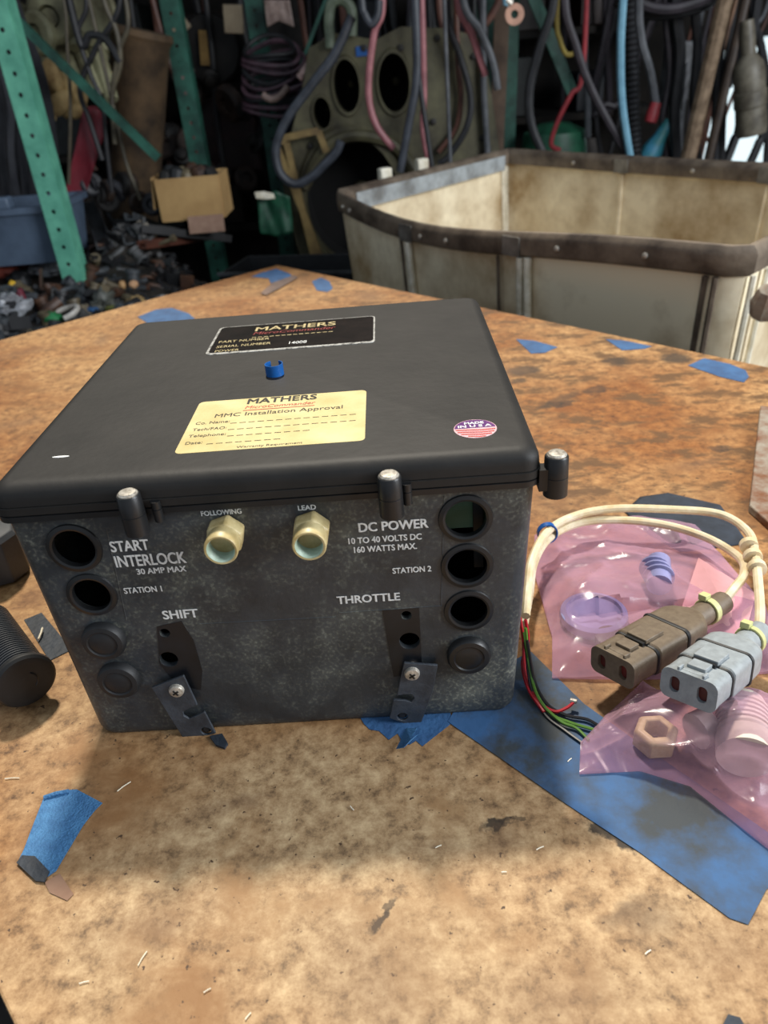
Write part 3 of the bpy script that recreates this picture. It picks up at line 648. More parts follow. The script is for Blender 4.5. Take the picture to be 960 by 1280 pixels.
# ------------------------------------------------------------------ pink bags and what is in them
def film(name, tint, fac):
    m = bpy.data.materials.new(name); m.use_nodes = True; nt = m.node_tree; N = nt.nodes; L = nt.links
    b = N['Principled BSDF']; b.inputs['Base Color'].default_value = (*lin(tint), 1); b.inputs['Roughness'].default_value = .22; b.inputs['Specular IOR Level'].default_value = .9
    t = N.new('ShaderNodeBsdfTransparent'); t.inputs[0].default_value = (.97, .88, .93, 1)
    mx = N.new('ShaderNodeMixShader'); lw = N.new('ShaderNodeLayerWeight'); lw.inputs[0].default_value = .35
    mr = N.new('ShaderNodeMapRange'); L.new(lw.outputs['Facing'], mr.inputs[0]); mr.inputs[3].default_value = fac; mr.inputs[4].default_value = min(1, fac+.5)
    L.new(mr.outputs[0], mx.inputs[0]); L.new(t.outputs[0], mx.inputs[1]); L.new(b.outputs[0], mx.inputs[2]); L.new(mx.outputs[0], N['Material Output'].inputs['Surface'])
    tc = N.new('ShaderNodeTexCoord'); n = N.new('ShaderNodeTexNoise'); n.inputs['Scale'].default_value = 20; n.inputs['Detail'].default_value = 2; n.inputs['Distortion'].default_value = 1.6; L.new(tc.outputs['Object'], n.inputs['Vector'])
    bp = N.new('ShaderNodeBump'); bp.inputs['Strength'].default_value = .5; bp.inputs['Distance'].default_value = .006; L.new(n.outputs[0], bp.inputs['Height']); L.new(bp.outputs[0], b.inputs['Normal'])
    return m
m_film = film('pink_antistatic_film', (200, 160, 180), .20)
def ridge(p, s): return 1-abs(noise.noise(p*s+V((3, 7, 1))))*2.2
def wrink(p):
    q = V((p.x*1.0+p.y*.4, p.y*1.6-p.x*.3, 0)); return max(0, ridge(q, 20))**3*.0035+max(0, ridge(q+V((5, 1, 0)), 9))**2*.004
Pp = [Z(*q) for q in ()]
c1, c1b, c1c = Z(742, 752, .01), Z(800, 720, .01), Z(845, 760, .01)
def bag1(p, e):
    h = .002+.006*e
    for cc, r, a in ((c1, .034, .016), (c1b, .03, .010), (c1c, .03, .006)): h += a*math.exp(-((p.x-cc.x)**2+(p.y-cc.y)**2)/(r*r))*e
    return h+wrink(p)*(.4+.6*e)
N1 = 70
g = coons([Z(668, 672), Z(720, 652), Z(800, 648), Z(868, 660)], [Z(690, 850), Z(790, 852), Z(880, 850), Z(985, 842)], [Z(668, 672), Z(668, 720), Z(690, 800), Z(690, 850)], [Z(868, 660), Z(905, 700), Z(955, 760), Z(985, 842)], N1, N1)
def cap_bag(bagf, top_limit): return lambda p, e: min(bagf(p, e), top_limit)
bag_h = lambda p, e: min(bag1(p, e), .013 if (p.x-bf.x) > -.02 and p.y < bf.y+.085 else .1)
o = part('pink_bag', sheet('b', g, N1, N1, bag_h, None, pillow=True), m_film, smooth=60); tag(o, 'translucent pink plastic bag lying under the brown connector', 'bag')
fl_ = MB().add([Z(852, 760, .014), Z(873, 697, .010), Z(945, 742, .008), Z(930, 800, .010), Z(880, 790, .013), Z(900, 745, .016)], [(0, 1, 5), (1, 2, 5), (2, 3, 5), (3, 4, 5), (4, 0, 5)])
o = part('bag_flap', fl_, film('pink_film_dense', (226, 172, 176), .55), smooth=0); o.modifiers.new('s', 'SOLIDIFY').thickness = .0002; tag(o, 'folded denser pink bag flap behind the connectors', 'bag')
fl_ = MB().add([Z(936, 838, .016), Z(975, 848, .016), Z(975, 882, .016), Z(930, 868, .018)], [(0, 1, 2, 3)])
# contents of the rear bag
m_clear = mat('smoky_clear_plastic', (150, 150, 190), (120, 120, 160), .15, scale=20)
p = Z(742, 770, .006)
mb = MB().lathe([(.026, 0), (.027, .003), (.026, .007), (.022, .0085), (.021, .006), (.012, .0055), (.001, .005)], M.Translation((p.x, p.y, .003)), 40)
tag(part('round_cap', mb, m_clear), 'round violet-grey plastic cap inside the rear pink bag', 'cap')
p = Z(770, 800, .004); tag(part('rubber_disc', MB().lathe([(.010, 0), (.012, .002), (.012, .006), (.009, .007)], M.Translation((p.x-.004, p.y, .003)), 24), m_rub), 'small dark rubber disc inside the rear pink bag', 'disc')
p = Z(822, 733, .005); mb = MB()
for k in range(3): mb.lathe([(.010, -.002), (.0125, -.001), (.0125, .001), (.010, .002)], along((p.x, p.y+k*.006, .015), (.3, 1, 0)), 20)
mb.lathe([(.010, -.012), (.010, .022)], along((p.x, p.y, .015), (.3, 1, 0)), 20)
tag(part('ribbed_gland', mb, m_clear), 'ribbed clear cable gland inside the rear pink bag', 'gland')
# front bag
c2a, c2b = Z(815, 920, .01), Z(925, 925, .01)
def bag2(p, e):
    h = .002+.004*e
    for cc, r, a in ((c2a, .028, .018), (c2b, .044, .034)): h += a*math.exp(-((p.x-cc.x)**2+(p.y-cc.y)**2)/(r*r))*min(1, e*1.3)
    return h+wrink(p*1.2)*(.5+.5*e)
g = coons([Z(803, 856), Z(850, 880), Z(905, 880), Z(1010, 872)], [Z(724, 970), Z(800, 966), Z(862, 985), Z(960, 1064), Z(1010, 1100)], [Z(803, 856), Z(760, 895), Z(725, 935), Z(724, 970)], [Z(1010, 872), Z(1015, 960), Z(1012, 1040), Z(1010, 1100)], N1, N1)
bag2_h = lambda p, e: bag2(p, e)
o = part('pink_bag', sheet('b', g, N1, N1, bag2_h, None, pillow=True), m_film, smooth=60); tag(o, 'translucent pink plastic bag of parts in front of the grey connector', 'bag')
p = Z(925, 938, .004); mb = MB(); ax = V((.35, 1, 0)).normalized()
pr = [(.012, -.020), (.017, -.020), (.017, -.006), (.015, -.005)]
for k in range(6): pr += [(.0165, -.003+k*.004), (.0165, -.001+k*.004), (.0145, 0+k*.004), (.0145, .001+k*.004)]
pr += [(.014, .026), (.012, .026)]
mb.lathe(pr, along((p.x, p.y, .0195), ax), 28)
m_pale = mat('pale_nylon', (214, 204, 190), (186, 174, 160), .4)
tag(part('threaded_gland', mb, m_pale), 'large pale threaded nylon gland inside the front pink bag', 'gland')
p = Z(818, 928, .004); mb = MB().lathe([(.008, 0), (.0145, 0), (.0145, .012), (.0125, .014), (.008, .014), (.008, 0)], M.Translation((p.x, p.y, .003)), 6)
tag(part('hex_nut', mb, m_nut, bevel=.001), 'cream hexagonal nut inside the front pink bag', 'nut')
mb = MB().lathe([(.009, 0), (.012, .001), (.012, .012), (.009, .013)], along(Z(868, 915, .014)+V((0, 0, -.0)), (.9, .4, 0)), 12)
tag(part('nylon_spacer', mb, m_pale), 'pale faceted spacer between nut and gland in the front bag', 'spacer')

# rusty steel plate at the right edge
c_ = [V((.408, .239, 0)), V((.512, .460, 0)), V((.80, .33, 0)), V((.62, .13, 0)), V((.415, .19, 0))]
m_rust = mat('rusty_steel', (150, 142, 128), (112, 66, 34), .65, .1, scale=26, bump=.5, contrast=(.38, .6), detail=9)
tag(part('steel_plate', MB().prism([(p.x, p.y) for p in c_], 0, .008), m_rust, bevel=.001), 'rusty grey steel plate lying on the right edge of the bench', 'plate')

# ------------------------------------------------------------------ canvas cart
RZ = .10
cA, cB, cC = Z(420, 243, RZ), Z(635, 190, RZ), Z(932, 318, RZ); cD = cB+(cC-cA)
cart = thing('canvas_cart', 'big stained off-white canvas laundry cart with grimy rim behind the bench', 'cart', ((cA+cD)/2).to_tuple()[:2]+(FLOOR,))
ctr = (cA+cD)/2
BZ = FLOOR+.14
def crt(t, k, sag=True):           # k: side 0 front,1 right,2 back,3 left ; t along
    pts = [cA, cC, cD, cB]; a, b = pts[k], pts[(k+1) % 4]; p = a.lerp(b, t)
    o = ((a+b)/2-ctr); o.z = 0; n = V(((b-a).y, -(b-a).x, 0)).normalized()
    if n.dot(o) < 0: n = -n
    bulge = (.035 if k == 0 else .012)*math.sin(PI*t)
    dz = (-.030*math.sin(PI*t)-.012*math.sin(2*PI*t) if k == 0 else -.004*math.sin(PI*t))
    return p+n*bulge, dz, n
def ringpts(z, ins, n=16, r=.03):
    out = []
    for k in range(4):
        for i in range(n):
            t = .02+.96*i/(n-1); p, dz, nn = crt(t, k)
            taper = .085*(RZ-z)/(RZ-BZ)
            q = p-(p-ctr)*(taper) ; q = q - nn*ins
            w_ = noise.noise(V((q.x*6, q.y*6, z*3)))*.006 if z < RZ-.07 else 0
            q += nn*w_
            out.append(V((q.x, q.y, z+dz*max(0, 1-(RZ-z)*2.5))))
    return out
zs = [RZ-.002, RZ-.06, RZ-.12, RZ-.2, RZ-.32, RZ-.5, RZ-.7, BZ]
wall_o = [ringpts(z, 0) for z in zs]; wall_i = [ringpts(z, .006) for z in reversed(zs)]
mbc = MB(); mbc.loft(wall_o+[ringpts(BZ-.006, .0)]+[], False, True); mbc.loft(wall_i, True, False); 
part('canvas_liner', mbc, m_canvas, cart, smooth=50)
rim = MB()
prof_ = [(-.010, RZ+.004), (-.013, RZ-.004), (-.012, RZ-.031), (-.006, RZ-.036), (-.001, RZ-.031)]
prof_i = [(.008, RZ-.028), (.018, RZ-.031), (.020, RZ-.004), (.016, RZ+.004), (.003, RZ+.012)]
rings = [ringpts(z, a) for a, z in [(-.004, RZ+.011)]+prof_+prof_i]
rim.loft(rings, closed=True)
part('rim_band', rim, m_rim, cart, smooth=40)
def seam(k, t, z1, w=.015, m=m_white_cord, out=.010, inner=False, nm='seam_cord'):
    pts = []
    for i in range(9):
        z = RZ-.037-(RZ-.037-z1)*i/8; p, dz, n = crt(t, k); taper = .085*(RZ-z)/(RZ-BZ)
        q = p-(p-ctr)*taper + n*(out if not inner else -out); pts.append(V((q.x, q.y, z+dz*max(0, 1-(RZ-z)*2.5))))
    part(nm, MB().tube(pts, w/2, 6), m, cart)
for k, t in ((0, .30), (0, .618), (0, .635)): seam(k, t, BZ+.05)
for k, t in ((0, .275), (0, .565)): seam(k, t, BZ+.05, .007, m_rim)
for k, t in ((0, .29),): seam(k, t, BZ+.05, .007)
for k, t in ((2, .60), (2, .605), (2, .22), (3, .03), (3, .055), (3, .045)): seam(k, t, BZ+.05, .009, m_white_cord if k == 3 else m_canvas, .010, True)
for k, t in ((0, .955), (0, .97), (1, .03), (1, .10)): seam(k, t, BZ+.05, .010, m_rim if k == 0 else m_white_cord)
for k, t, s_ in ((0, .30, 1), (0, .60, 1), (2, .60, -1), (2, .22, -1)):
    p, dz, n = crt(t, k); tv = V((n.y, -n.x, 0))
    o_ = .0135 if s_ > 0 else -.0215
    part('rim_patch', MB().box((p.x+n.x*o_, p.y+n.y*o_, 0) and (0, 0, -.014+dz), (.045, .003, .036), frame((p.x+n.x*o_, p.y+n.y*o_, RZ), tv, n)if V(tv).cross(n).z > 0 else frame((p.x+n.x*o_, p.y+n.y*o_, RZ), -tv, n)), m_rimpatch, cart)
for k, ts in ((0, (.05, .08, .35, .43, .70, .86)), (3, (.12, .25, .55, .62, .85)), (2, (.1, .4, .75))):
    for t in ts:
        p, dz, n = crt(t, k); p = p+n*(.0145 if k == 0 else -.0215); p.z = RZ-.014+dz
        part('rivet', MB().lathe([(.0055, -.002), (.005, .002), (.001, .004)], along(p, n if k == 0 else -n), 10), m_chrome, cart)
# light inner rim lining at left end
p0, _, n3 = crt(.5, 3)
l0, _, _ = crt(.06, 3); l1, _, _ = crt(.93, 3)
lin_ = MB(); a_, b_ = l0-n3*.0235, l1-n3*.0235; lin_.add([(a_.x, a_.y, RZ-.004), (b_.x, b_.y, RZ-.004), (b_.x, b_.y, RZ-.046), (a_.x, a_.y, RZ-.046)], [(0, 1, 2, 3)])
o_l = part('rim_lining', lin_, mat('worn_zinc', (178, 186, 190), (120, 122, 122), .45, .2, scale=12, contrast=(.35, .6)), cart, smooth=0); o_l.modifiers.new('s', 'SOLIDIFY').thickness = .002
for px, py in ((481, 216), (527, 204)):
    p = Z(px, py, RZ+.012); part('rim_tab', MB().box((0, 0, -.012), (.035, .028, .05), frame((p.x, p.y, RZ+.012), (.9, .4, 0), (-.4, .9, 0))), m_white_cord, cart, bevel=.004)
for a, b in ((.12, .14), (.88, .14), (.12, .86), (.88, .86)):
    q = cA.lerp(cC, a); q2 = cB.lerp(cD, a); c0 = q.lerp(q2, b); c0 = c0-(c0-ctr)*.09
    wh = MB().lathe([(.02, -.018), (.06, -.016), (.06, .016), (.02, .018)], along((c0.x, c0.y, FLOOR+.06), (1, .3, 0)), 20).box((c0.x, c0.y, FLOOR+.11), (.05, .05, .05))
    part('caster', wh, m_rub, cart)
# rusty lump at the right edge of the cart
p = Z(958, 378, .06); tag(part('rusty_lump', MB().lathe([(.004, -.03), (.018, -.02), (.022, 0), (.016, .02), (.004, .028)], M.Translation(p) @ M.Rotation(.3, 4, 'X'), 9), m_rust), 'small rusty knob hooked on the right end of the canvas cart', 'knob')

# ------------------------------------------------------------------ storage racks behind
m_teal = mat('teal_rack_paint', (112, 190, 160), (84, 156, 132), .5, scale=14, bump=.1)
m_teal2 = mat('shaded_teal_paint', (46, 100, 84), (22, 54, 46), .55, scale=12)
def upright(label, top, bot, y, wpx, m, holes_n, z_top=1.4, flange=1):
    a, b = Y(*top, y), Y(*bot, y); d = (a-b).normalized(); 
    wd = (Y(bot[0]+wpx, bot[1], y)-Y(*bot, y)).length
    k = (z_top-b.z)/d.z; a = b+d*k; k2 = (FLOOR-b.z)/d.z; b0 = b+d*k2
    L = (a-b0).length; hs = []
    nh = int(L/.052)
    for i in range(nh):
        hs.append(circ(0, .03+i*.052, .0068, 8))
    x = V((1, 0, 0)); fr_ = frame(b0, x, d)
    r = thing('rack_upright', label, 'rack', (b0.x, b0.y, FLOOR))
    me = plate('front_web', [(-wd/2, 0), (wd/2, 0), (wd/2, L), (-wd/2, L)], hs, .003, fr_ @ M.Translation((0, 0, 0)))
    link('front_web', me, m, r, smooth=0)
    for sx in (-1, 1): part('side_flange', MB().box((sx*wd/2, L/2, -.03), (.003, L, .064), fr_), m, r, smooth=0)
    return r
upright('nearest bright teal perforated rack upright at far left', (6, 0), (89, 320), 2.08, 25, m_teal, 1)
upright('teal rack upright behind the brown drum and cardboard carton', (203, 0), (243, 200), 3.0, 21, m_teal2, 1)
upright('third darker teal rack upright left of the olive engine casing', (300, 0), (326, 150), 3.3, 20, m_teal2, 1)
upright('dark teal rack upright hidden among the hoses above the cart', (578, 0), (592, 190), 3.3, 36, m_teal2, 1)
def bar(name, label, cat, a, b, ya, yb, r, m, n=8, **k):
    o = part(name, MB().tube([Y(*a, ya), Y(*b, yb)], r, n), m); return tag(o, label, cat, **k)
def flatbar(name, label, cat, a, b, y, w_, t, m, ext=0):
    p, q = Y(*a, y), Y(*b, y); d = (q-p).normalized(); p = p-d*ext; L = (q-p).length
    o = part(name, MB().box((L/2, 0, 0), (L, w_, t), frame(p, d, V((-d.z, 0, d.x)))), m); return tag(o, label, cat)
flatbar('rack_brace', 'diagonal teal brace crossing in front of the machine parts', 'brace', (18, 22), (198, 198), 2.42, .026, .02, m_teal2)
flatbar('rack_brace', 'slim green strut crossing above the coiled wires', 'brace', (404, 8), (376, 82), 3.25, .014, .012, m_teal2, .3)
flatbar('rack_brace', 'teal diagonal brace right of the wooden strip', 'brace', (668, 0), (716, 118), 3.0, .042, .02, m_teal2, .5)
flatbar('rack_brace', 'thin dark teal post beside the wooden strip', 'brace', (642, 0), (636, 200), 3.1, .045, .02, m_teal2, .5)
flatbar('wooden_strip', 'tall weathered wooden strip hanging beside the teal post', 'board', (628, 0), (620, 195), 2.95, .055, .02, mat('grey_wood', (112, 92, 76), (74, 60, 50), .8, scale=8), .5)
# top rail from which the hoses hang (just above the frame)
for i, yy in enumerate((2.6, 2.95, 3.3)):
    tag(part('hanger_rail', MB().box((.2, yy, 1.02+i*.01), (3.6, .03, .05)), m_wall), 'dark steel hanger rail over the hoses, %s' % ('nearest', 'middle', 'rearmost')[i], 'rail')
    for xx in (-1.58, 1.98): part('rail_post', MB().box((xx, yy, (1.0+FLOOR)/2), (.04, .04, 1.0-FLOOR)), m_wall, [o for o in COL.objects if o.name.startswith('hanger_rail')][-1])

# hoses
def cm(n, c, c2=None, r=.5): return mat(n, c, c2, r, scale=20)
H_ = dict(khaki=cm('khaki_hose', (92, 84, 66), (58, 52, 42)), black=cm('black_hose', (40, 40, 43), (24, 24, 26)), grey=cm('grey_hose', (92, 94, 98), (62, 64, 68)), pink=cm('faded_pink_hose', (176, 112, 116), (136, 82, 86)), pale=cm('pale_blue_hose', (120, 168, 188), (92, 138, 160)),
          slate=cm('slate_hose', (64, 68, 76), (42, 45, 52)), red=cm('red_hose', (160, 50, 56), (120, 34, 40)), brown=cm('brown_hose', (110, 72, 58), (76, 48, 40)), yellow=cm('yellow_hose', (170, 150, 70), (140, 120, 60)),
          purple=cm('charcoal_hose', (58, 52, 58), (36, 32, 36)), green=cm('green_part', (34, 92, 66), (22, 62, 46)))
def hose(label, pts, y, r, m, up=True, name='hose', cat='hose', rings=0, group=None, n=8):
    P_ = [Y(a, b, y+(c[0] if c else 0)) for a, b, *c in pts]
    if up: p = P_[0]; P_ = [V((p.x-.005, p.y, 1.03)), V((p.x, p.y, (p.z+1.03)/2))]+P_
    mb = MB()
    if rings:
        c = catmull(P_, 10); L = sum((c[i+1]-c[i]).length for i in range(len(c)-1)); nn = int(L/rings)*2
        f = []; acc = 0; step = L/nn; i = 0; d = 0
        out = [c[0]]
        for i in range(len(c)-1):
            seg = c[i+1]-c[i]; l = seg.length
            while d+step <= acc+l: d += step; out.append(c[i]+seg*((d-acc)/l))
            acc += l
        mb.tube(out, r, n, wob=lambda i: 1.0 if i % 2 else .8)
    else: mb.tube(P_, r, n, smooth=8)
    return tag(part(name, mb, H_[m] if isinstance(m, str) else m), label, cat, group)
hose('pink hose hanging in a long curve in front of the olive engine casing', [(478, 5), (468, 40), (461, 95), (462, 130), (472, 160), (492, 186)], 2.62, .012, 'pink')
hose('pale slate hose looped in a tight U at the top above the casing', [(452, 0), (456, 18), (464, 30), (472, 20), (474, 0)], 2.60, .013, 'slate')
hose('pink hose running straight down past the right edge of the casing', [(527, 0), (529, 60), (530, 120), (529, 165), (539, 215)], 2.7, .011, 'pink')
hose('black hose hanging directly beside the straight pink hose', [(522, 0), (520, 60), (527, 120), (541, 215)], 2.64, .009, 'black')
hose('slate blue hose curving down to the near rim of the cart', [(521, 60), (519, 110), (511, 155), (500, 215)], 2.56, .014, 'slate')
hose('pink hose slanting right beside a grey one at top centre', [(572, 0), (590, 45), (607, 95)], 2.7, .012, 'pink')
hose('grey hose slanting right beside the short pink one', [(579, 0), (600, 38), (616, 78), (622, 112)], 2.66, .013, 'grey')
hose('grey tube hanging straight in front of the perforated dark teal upright', [(604, 60), (605, 120), (610, 200)], 2.8, .012, 'grey')
hose('large black hose loop hanging left of the perforated teal upright', [(560, 20), (575, 70), (588, 120), (583, 160), (560, 196), (548, 205)], 2.75, .012, 'black')
hose('brown-red hose hanging in a shallow arc at the top centre', [(550, 15), (562, 42), (585, 44), (608, 28), (625, 0)], 2.85, .013, 'brown')
hose('thin grey cable left of the large black loop', [(556, 20), (559, 100), (563, 205)], 2.68, .007, 'grey')
hose('dark red hose inside the large black loop', [(572, 70), (576, 120), (570, 160), (548, 190)], 2.8, .010, 'brown')
hose('black hose curving left between wooden strip and teal brace', [(692, 0), (676, 55), (662, 110), (664, 155), (682, 200)], 2.7, .016, 'black')
hose('short yellow tube hooked behind the teal brace', [(696, 24), (700, 50), (707, 67), (716, 68)], 2.9, .009, 'yellow')
hose('charcoal hose sweeping right down to the cart rim', [(706, 0), (719, 55), (742, 118), (790, 205)], 2.55, .014, 'purple')
hose('red hose bent sharply above the cart rim', [(728, 92), (714, 118), (697, 152), (689, 180), (700, 188)], 2.75, .009, 'red')
hose('pale teal-tipped rod hanging left of the light blue hose', [(731, 60), (734, 115), (735, 172)], 2.9, .012, 'grey')
hose('light blue hose hanging down to the cart rim', [(779, 0), (776, 60), (778, 130), (789, 205)], 2.52, .013, 'pale')
hose('ribbed black conduit beside the light blue hose', [(789, 0), (790, 60), (791, 140), (795, 205)], 2.72, .026, 'black', rings=.018, n=12)
hose('grey hose with a red end cap', [(799, 0), (802, 50), (813, 90), (820, 132)], 2.6, .014, 'grey')
RC = tag(part('end_plug', MB().lathe([(.018, 0), (.019, .02), (.022, .03), (.021, .06), (.010, .066)], along(Y(820, 128, 2.6), Y(812, 155, 2.6)-Y(820, 128, 2.6)), 14), H_['red']), 'red rubber end plug below the grey hose', 'cap')
hose('thick black hose sagging along the top right edge', [(770, 0), (800, 16), (840, 16), (880, 6), (905, -14)], 2.8, .020, 'black', up=False)
hose('second thick black hose sagging below the top right one', [(780, -6), (815, 10), (850, 10), (890, -4)], 2.75, .018, 'purple', up=False)
m_pole = mat('muddy_brown_pole', (128, 108, 86), (84, 66, 48), .8, scale=30, bump=.5)
def pole(label, a, b, y, r, m, yb=None):
    p, q = Y(*a, y), Y(*b, yb or y); d = (p-q).normalized(); top = p+d*.5; bot = q-d*.25
    return tag(part('pole', MB().tube([bot, (bot+top)/2, top], r, 10), m), label, 'pole')
pole('thick muddy brown pole leaning behind the cart at right', (906, 0), (858, 205), 2.42, .024, m_pole)
pole('thinner dark brown pole leaning just right of the muddy one', (932, 0), (884, 205), 2.62, .016, cm('dark_pole', (66, 52, 40), (40, 30, 24)))
pole('slim rusty rod between the two leaning poles', (920, 0), (886, 130), 2.72, .007, cm('rusty_rod', (118, 86, 60), (70, 46, 30)))
for i, (pts, r, m) in enumerate([([(905, 0), (897, 100), (893, 205)], .016, 'black'), ([(917, 10), (906, 110), (902, 205)], .012, 'black'), ([(925, 150), (918, 175), (904, 210)], .016, 'black'), ([(957, 150), (948, 180), (934, 212)], .016, 'black'),
                                 ([(958, 10), (930, 40), (925, 62), (912, 110)], .008, 'grey'), ([(870, 0), (872, 60), (868, 120), (872, 205)], .018, 'black'), ([(845, 0), (850, 70), (843, 140), (846, 205)], .022, 'black'), ([(833, 0), (838, 90), (829, 150), (835, 205)], .016, 'purple'), ([(940, 0), (952, 60), (962, 120), (958, 205)], .015, 'black')]):
    hose(['black cable left of the thin dark pole', 'black cable right of the thin dark pole', 'black cable under the left side of the canister', 'black cable under the right side of the canister', 'grey wire slanting above the canister',
          'thick black hose left of the muddy pole foot', 'very thick black hose near the red cap', 'charcoal hose hanging right of the red cap', 'black hose at the extreme top right edge'][i], pts, 2.7+.03*i, r, m)
q = Y(936, 80, 2.6); q2 = Y(939, 155, 2.6)
mb = MB().lathe([(.020, -.13), (.024, -.10), (.024, -.03), (.046, .0), (.052, .03), (.050, .08), (.054, .085), (.054, .13), (.050, .135), (.052, .20), (.048, .222), (.02, .225)], along(q, q2-q), 22)
tag(part('canister', mb, cm('dirty_canister', (112, 106, 92), (72, 66, 56))), 'dirty grey canister fitting hanging at the right edge', 'canister')
# copper lug and green drum, clamps
q = Y(643, 18, 2.5); mb = MB().loft([[q+V((r*math.cos(a), t, r*math.sin(a))) for a in [2*PI*j/20 for j in range(20)]] for r, t in ((.012, -.006), (.030, -.006), (.030, .006), (.012, .006))], closed=True)
lg = part('cable_lug', mb, cm('copper_lug', (196, 150, 126), (150, 108, 88))); tag(lg, 'pinkish copper ring lug dangling at the top above the cart', 'lug')
part('lug_shank', MB().tube([q+V((-.01, 0, .028)), Y(633, 0, 2.5)], .012, 8), m_chrome, lg)
hose('white cable holding the copper ring lug', [(633, 0), (631, -10)], 2.5, .009, 'pale')
q = Y(692, 185, 3.0); tag(part('green_drum', MB().lathe([(.10, -.5), (.125, -.49), (.13, 0), (.12, .06), (.06, .09), (.02, .095)], M.Translation(q), 28), H_['green']), 'dark green rounded drum behind the cart rim', 'drum')
q = Y(820, 180, 2.9); tag(part('blue_funnel', MB().lathe([(.035, -.12), (.04, -.02), (.025, .03), (.02, .09)], M.Translation(q) @ M.Rotation(.5, 4, 'Y'), 18), cm('blue_green_cap', (58, 130, 160), (40, 110, 110))), 'blue and green cap standing right of the ribbed conduit', 'cap')
q = Y(845, 90, 3.0); mb = MB().box((0, 0, 0), (.10, .05, .2), M.Translation(q)).box((-.03, -.03, -.05), (.012, .01, .16), M.Translation(q)).box((.03, -.03, -.05), (.012, .01, .16), M.Translation(q))
tag(part('clamp_bracket', mb, cm('dull_steel', (110, 112, 116), (40, 40, 42)), bevel=.006), 'dull steel clamp bracket in the dark left of the muddy pole', 'bracket')

# ------------------------------------------------------------------ engine casing
for i, (pts, r, m) in enumerate([([(536, 0), (540, 60), (548, 120), (552, 205)], .008, 'black'), ([(546, 0), (552, 50), (566, 110), (574, 205)], .012, 'black'), ([(592, 0), (588, 60), (580, 110), (586, 205)], .010, 'black'), ([(555, 0), (545, 70), (534, 130), (532, 205)], .010, 'purple'),
                                  ([(600, 0), (606, 40), (598, 90), (600, 130), (612, 205)], .013, 'purple'), ([(516, 0), (512, 50), (515, 90)], .008, 'grey'), ([(565, 0), (560, 40), (574, 90), (590, 130), (588, 170), (572, 190), (556, 184)], .009, 'khaki'), ([(586, 20), (596, 64), (606, 100), (612, 140)], .014, 'black')]):
    hose(['thin black hose second from the straight pink hose', 'black hose in the middle of the top centre bundle', 'black hose under the slanting pink hose', 'charcoal hose crossing the top centre bundle', 'charcoal hose left of the wooden strip', 'short grey tube above the slate hose', 'khaki wire loop inside the top centre bundle', 'short black hose beside the perforated dark teal upright'][i], pts, 2.84+.02*i, r, m)
m_olive = mat('olive_cast_metal', (94, 90, 64), (50, 44, 30), .6, scale=9, bump=.5, contrast=(.3, .65), detail=9)
m_bore = mat('shaded_bore', (16, 14, 13), (10, 9, 9), .9)  # near-black base colour paints in the shade deep inside the bores
m_dark = mat('dark_iron', (34, 30, 27), (20, 18, 16), .6, scale=20)
EY = 2.9
cas = thing('engine_casing', 'olive cast engine casing with four round openings behind the cart', 'engine part', Y(490, 200, EY).to_tuple()[:2]+(FLOOR,))
def e2(px, py): p = Y(px, py, EY); return (p.x, p.z)
op = [e2(*q) for q in [(388, 60), (420, 42), (470, 50), (500, 34), (560, 36), (598, 48), (612, 120), (622, 190), (625, 300), (600, 350), (392, 350), (372, 300), (356, 230), (362, 180), (378, 120)]]
mE = M(((1, 0, 0, 0), (0, 0, -1, EY), (0, 1, 0, 0), (0, 0, 0, 1)))
hs = []
for px, py, rx, ry in ((434, 107, 16, 28), (492, 103, 19, 31), (404, 140, 11, 17), (442, 250, 58, 72)):
    c0 = e2(px, py); k = (Y(px+10, py, EY)-Y(px, py, EY)).length/10; hs.append((c0, rx*k, ry*k*1.02))
link('casing_plate', plate('casing_plate', op, [circ(c0[0], c0[1], a, 28, b) for c0, a, b in hs], .07, mE @ M.Translation((0, 0, 0))), m_olive, cas, smooth=30, bevel=.006)
for c0, a, b in hs:
    rg = MB().loft([[mE @ V((c0[0]+a*f*math.cos(t), c0[1]+b*f*math.sin(t), z)) for t in [2*PI*j/32 for j in range(32)]] for f, z in ((1.0, .068), (1.0, .082), (1.13, .082), (1.2, .068))], closed=True)
    part('bore_ring', rg, m_olive, cas)
    br = MB().loft([[mE @ V((c0[0]+a*f*math.cos(t), c0[1]+b*f*math.sin(t), z)) for t in [2*PI*j/32 for j in range(32)]] for f, z in ((1.02, .0), (1.0, -.18))], False, True)
    part('bore_wall', br, m_bore, cas)
    hb = mE @ M.Translation((c0[0]+a*.2, c0[1], -.17)); part('bore_hub', MB().lathe([(a*.28, 0), (a*.26, .03), (a*.1, .035)], hb, 14), m_olive, cas)
for px, py in ((455, 60), (500, 60), (545, 48), (590, 70), (470, 150), (540, 150), (600, 170), (390, 180), (420, 75)):
    part('bolt', MB().lathe([(.012, 0), (.012, .012), (.005, .014)], mE @ M.Translation((*e2(px, py), .07)), 6), m_dark, cas)
rib = MB().tube([Y(380, 235, EY-.08), Y(402, 190, EY-.09), Y(440, 170, EY-.09), (Y(490, 180, EY-.09)), Y(520, 215, EY-.09)], .022, 8, smooth=6); part('cast_rib', rib, m_olive, cas)
part('blue_tag', MB().box((0, 0, 0), (.04, .004, .03), M.Translation(Y(452, 64, EY-.075))), m_bluetie, cas)
br = MB(); 
for a, b in (((345, 178), (404, 330)), ((356, 172), (398, 163)), ((398, 163), (408, 190)), ((358, 178), (392, 320)), ((346, 180), (358, 172))): br.tube([Y(*a, 2.78), Y(*b, 2.78)], .016, 4)
part('casing_bracket', br, mat('ochre_paint', (138, 116, 70), (92, 72, 44), .6, scale=10), cas)
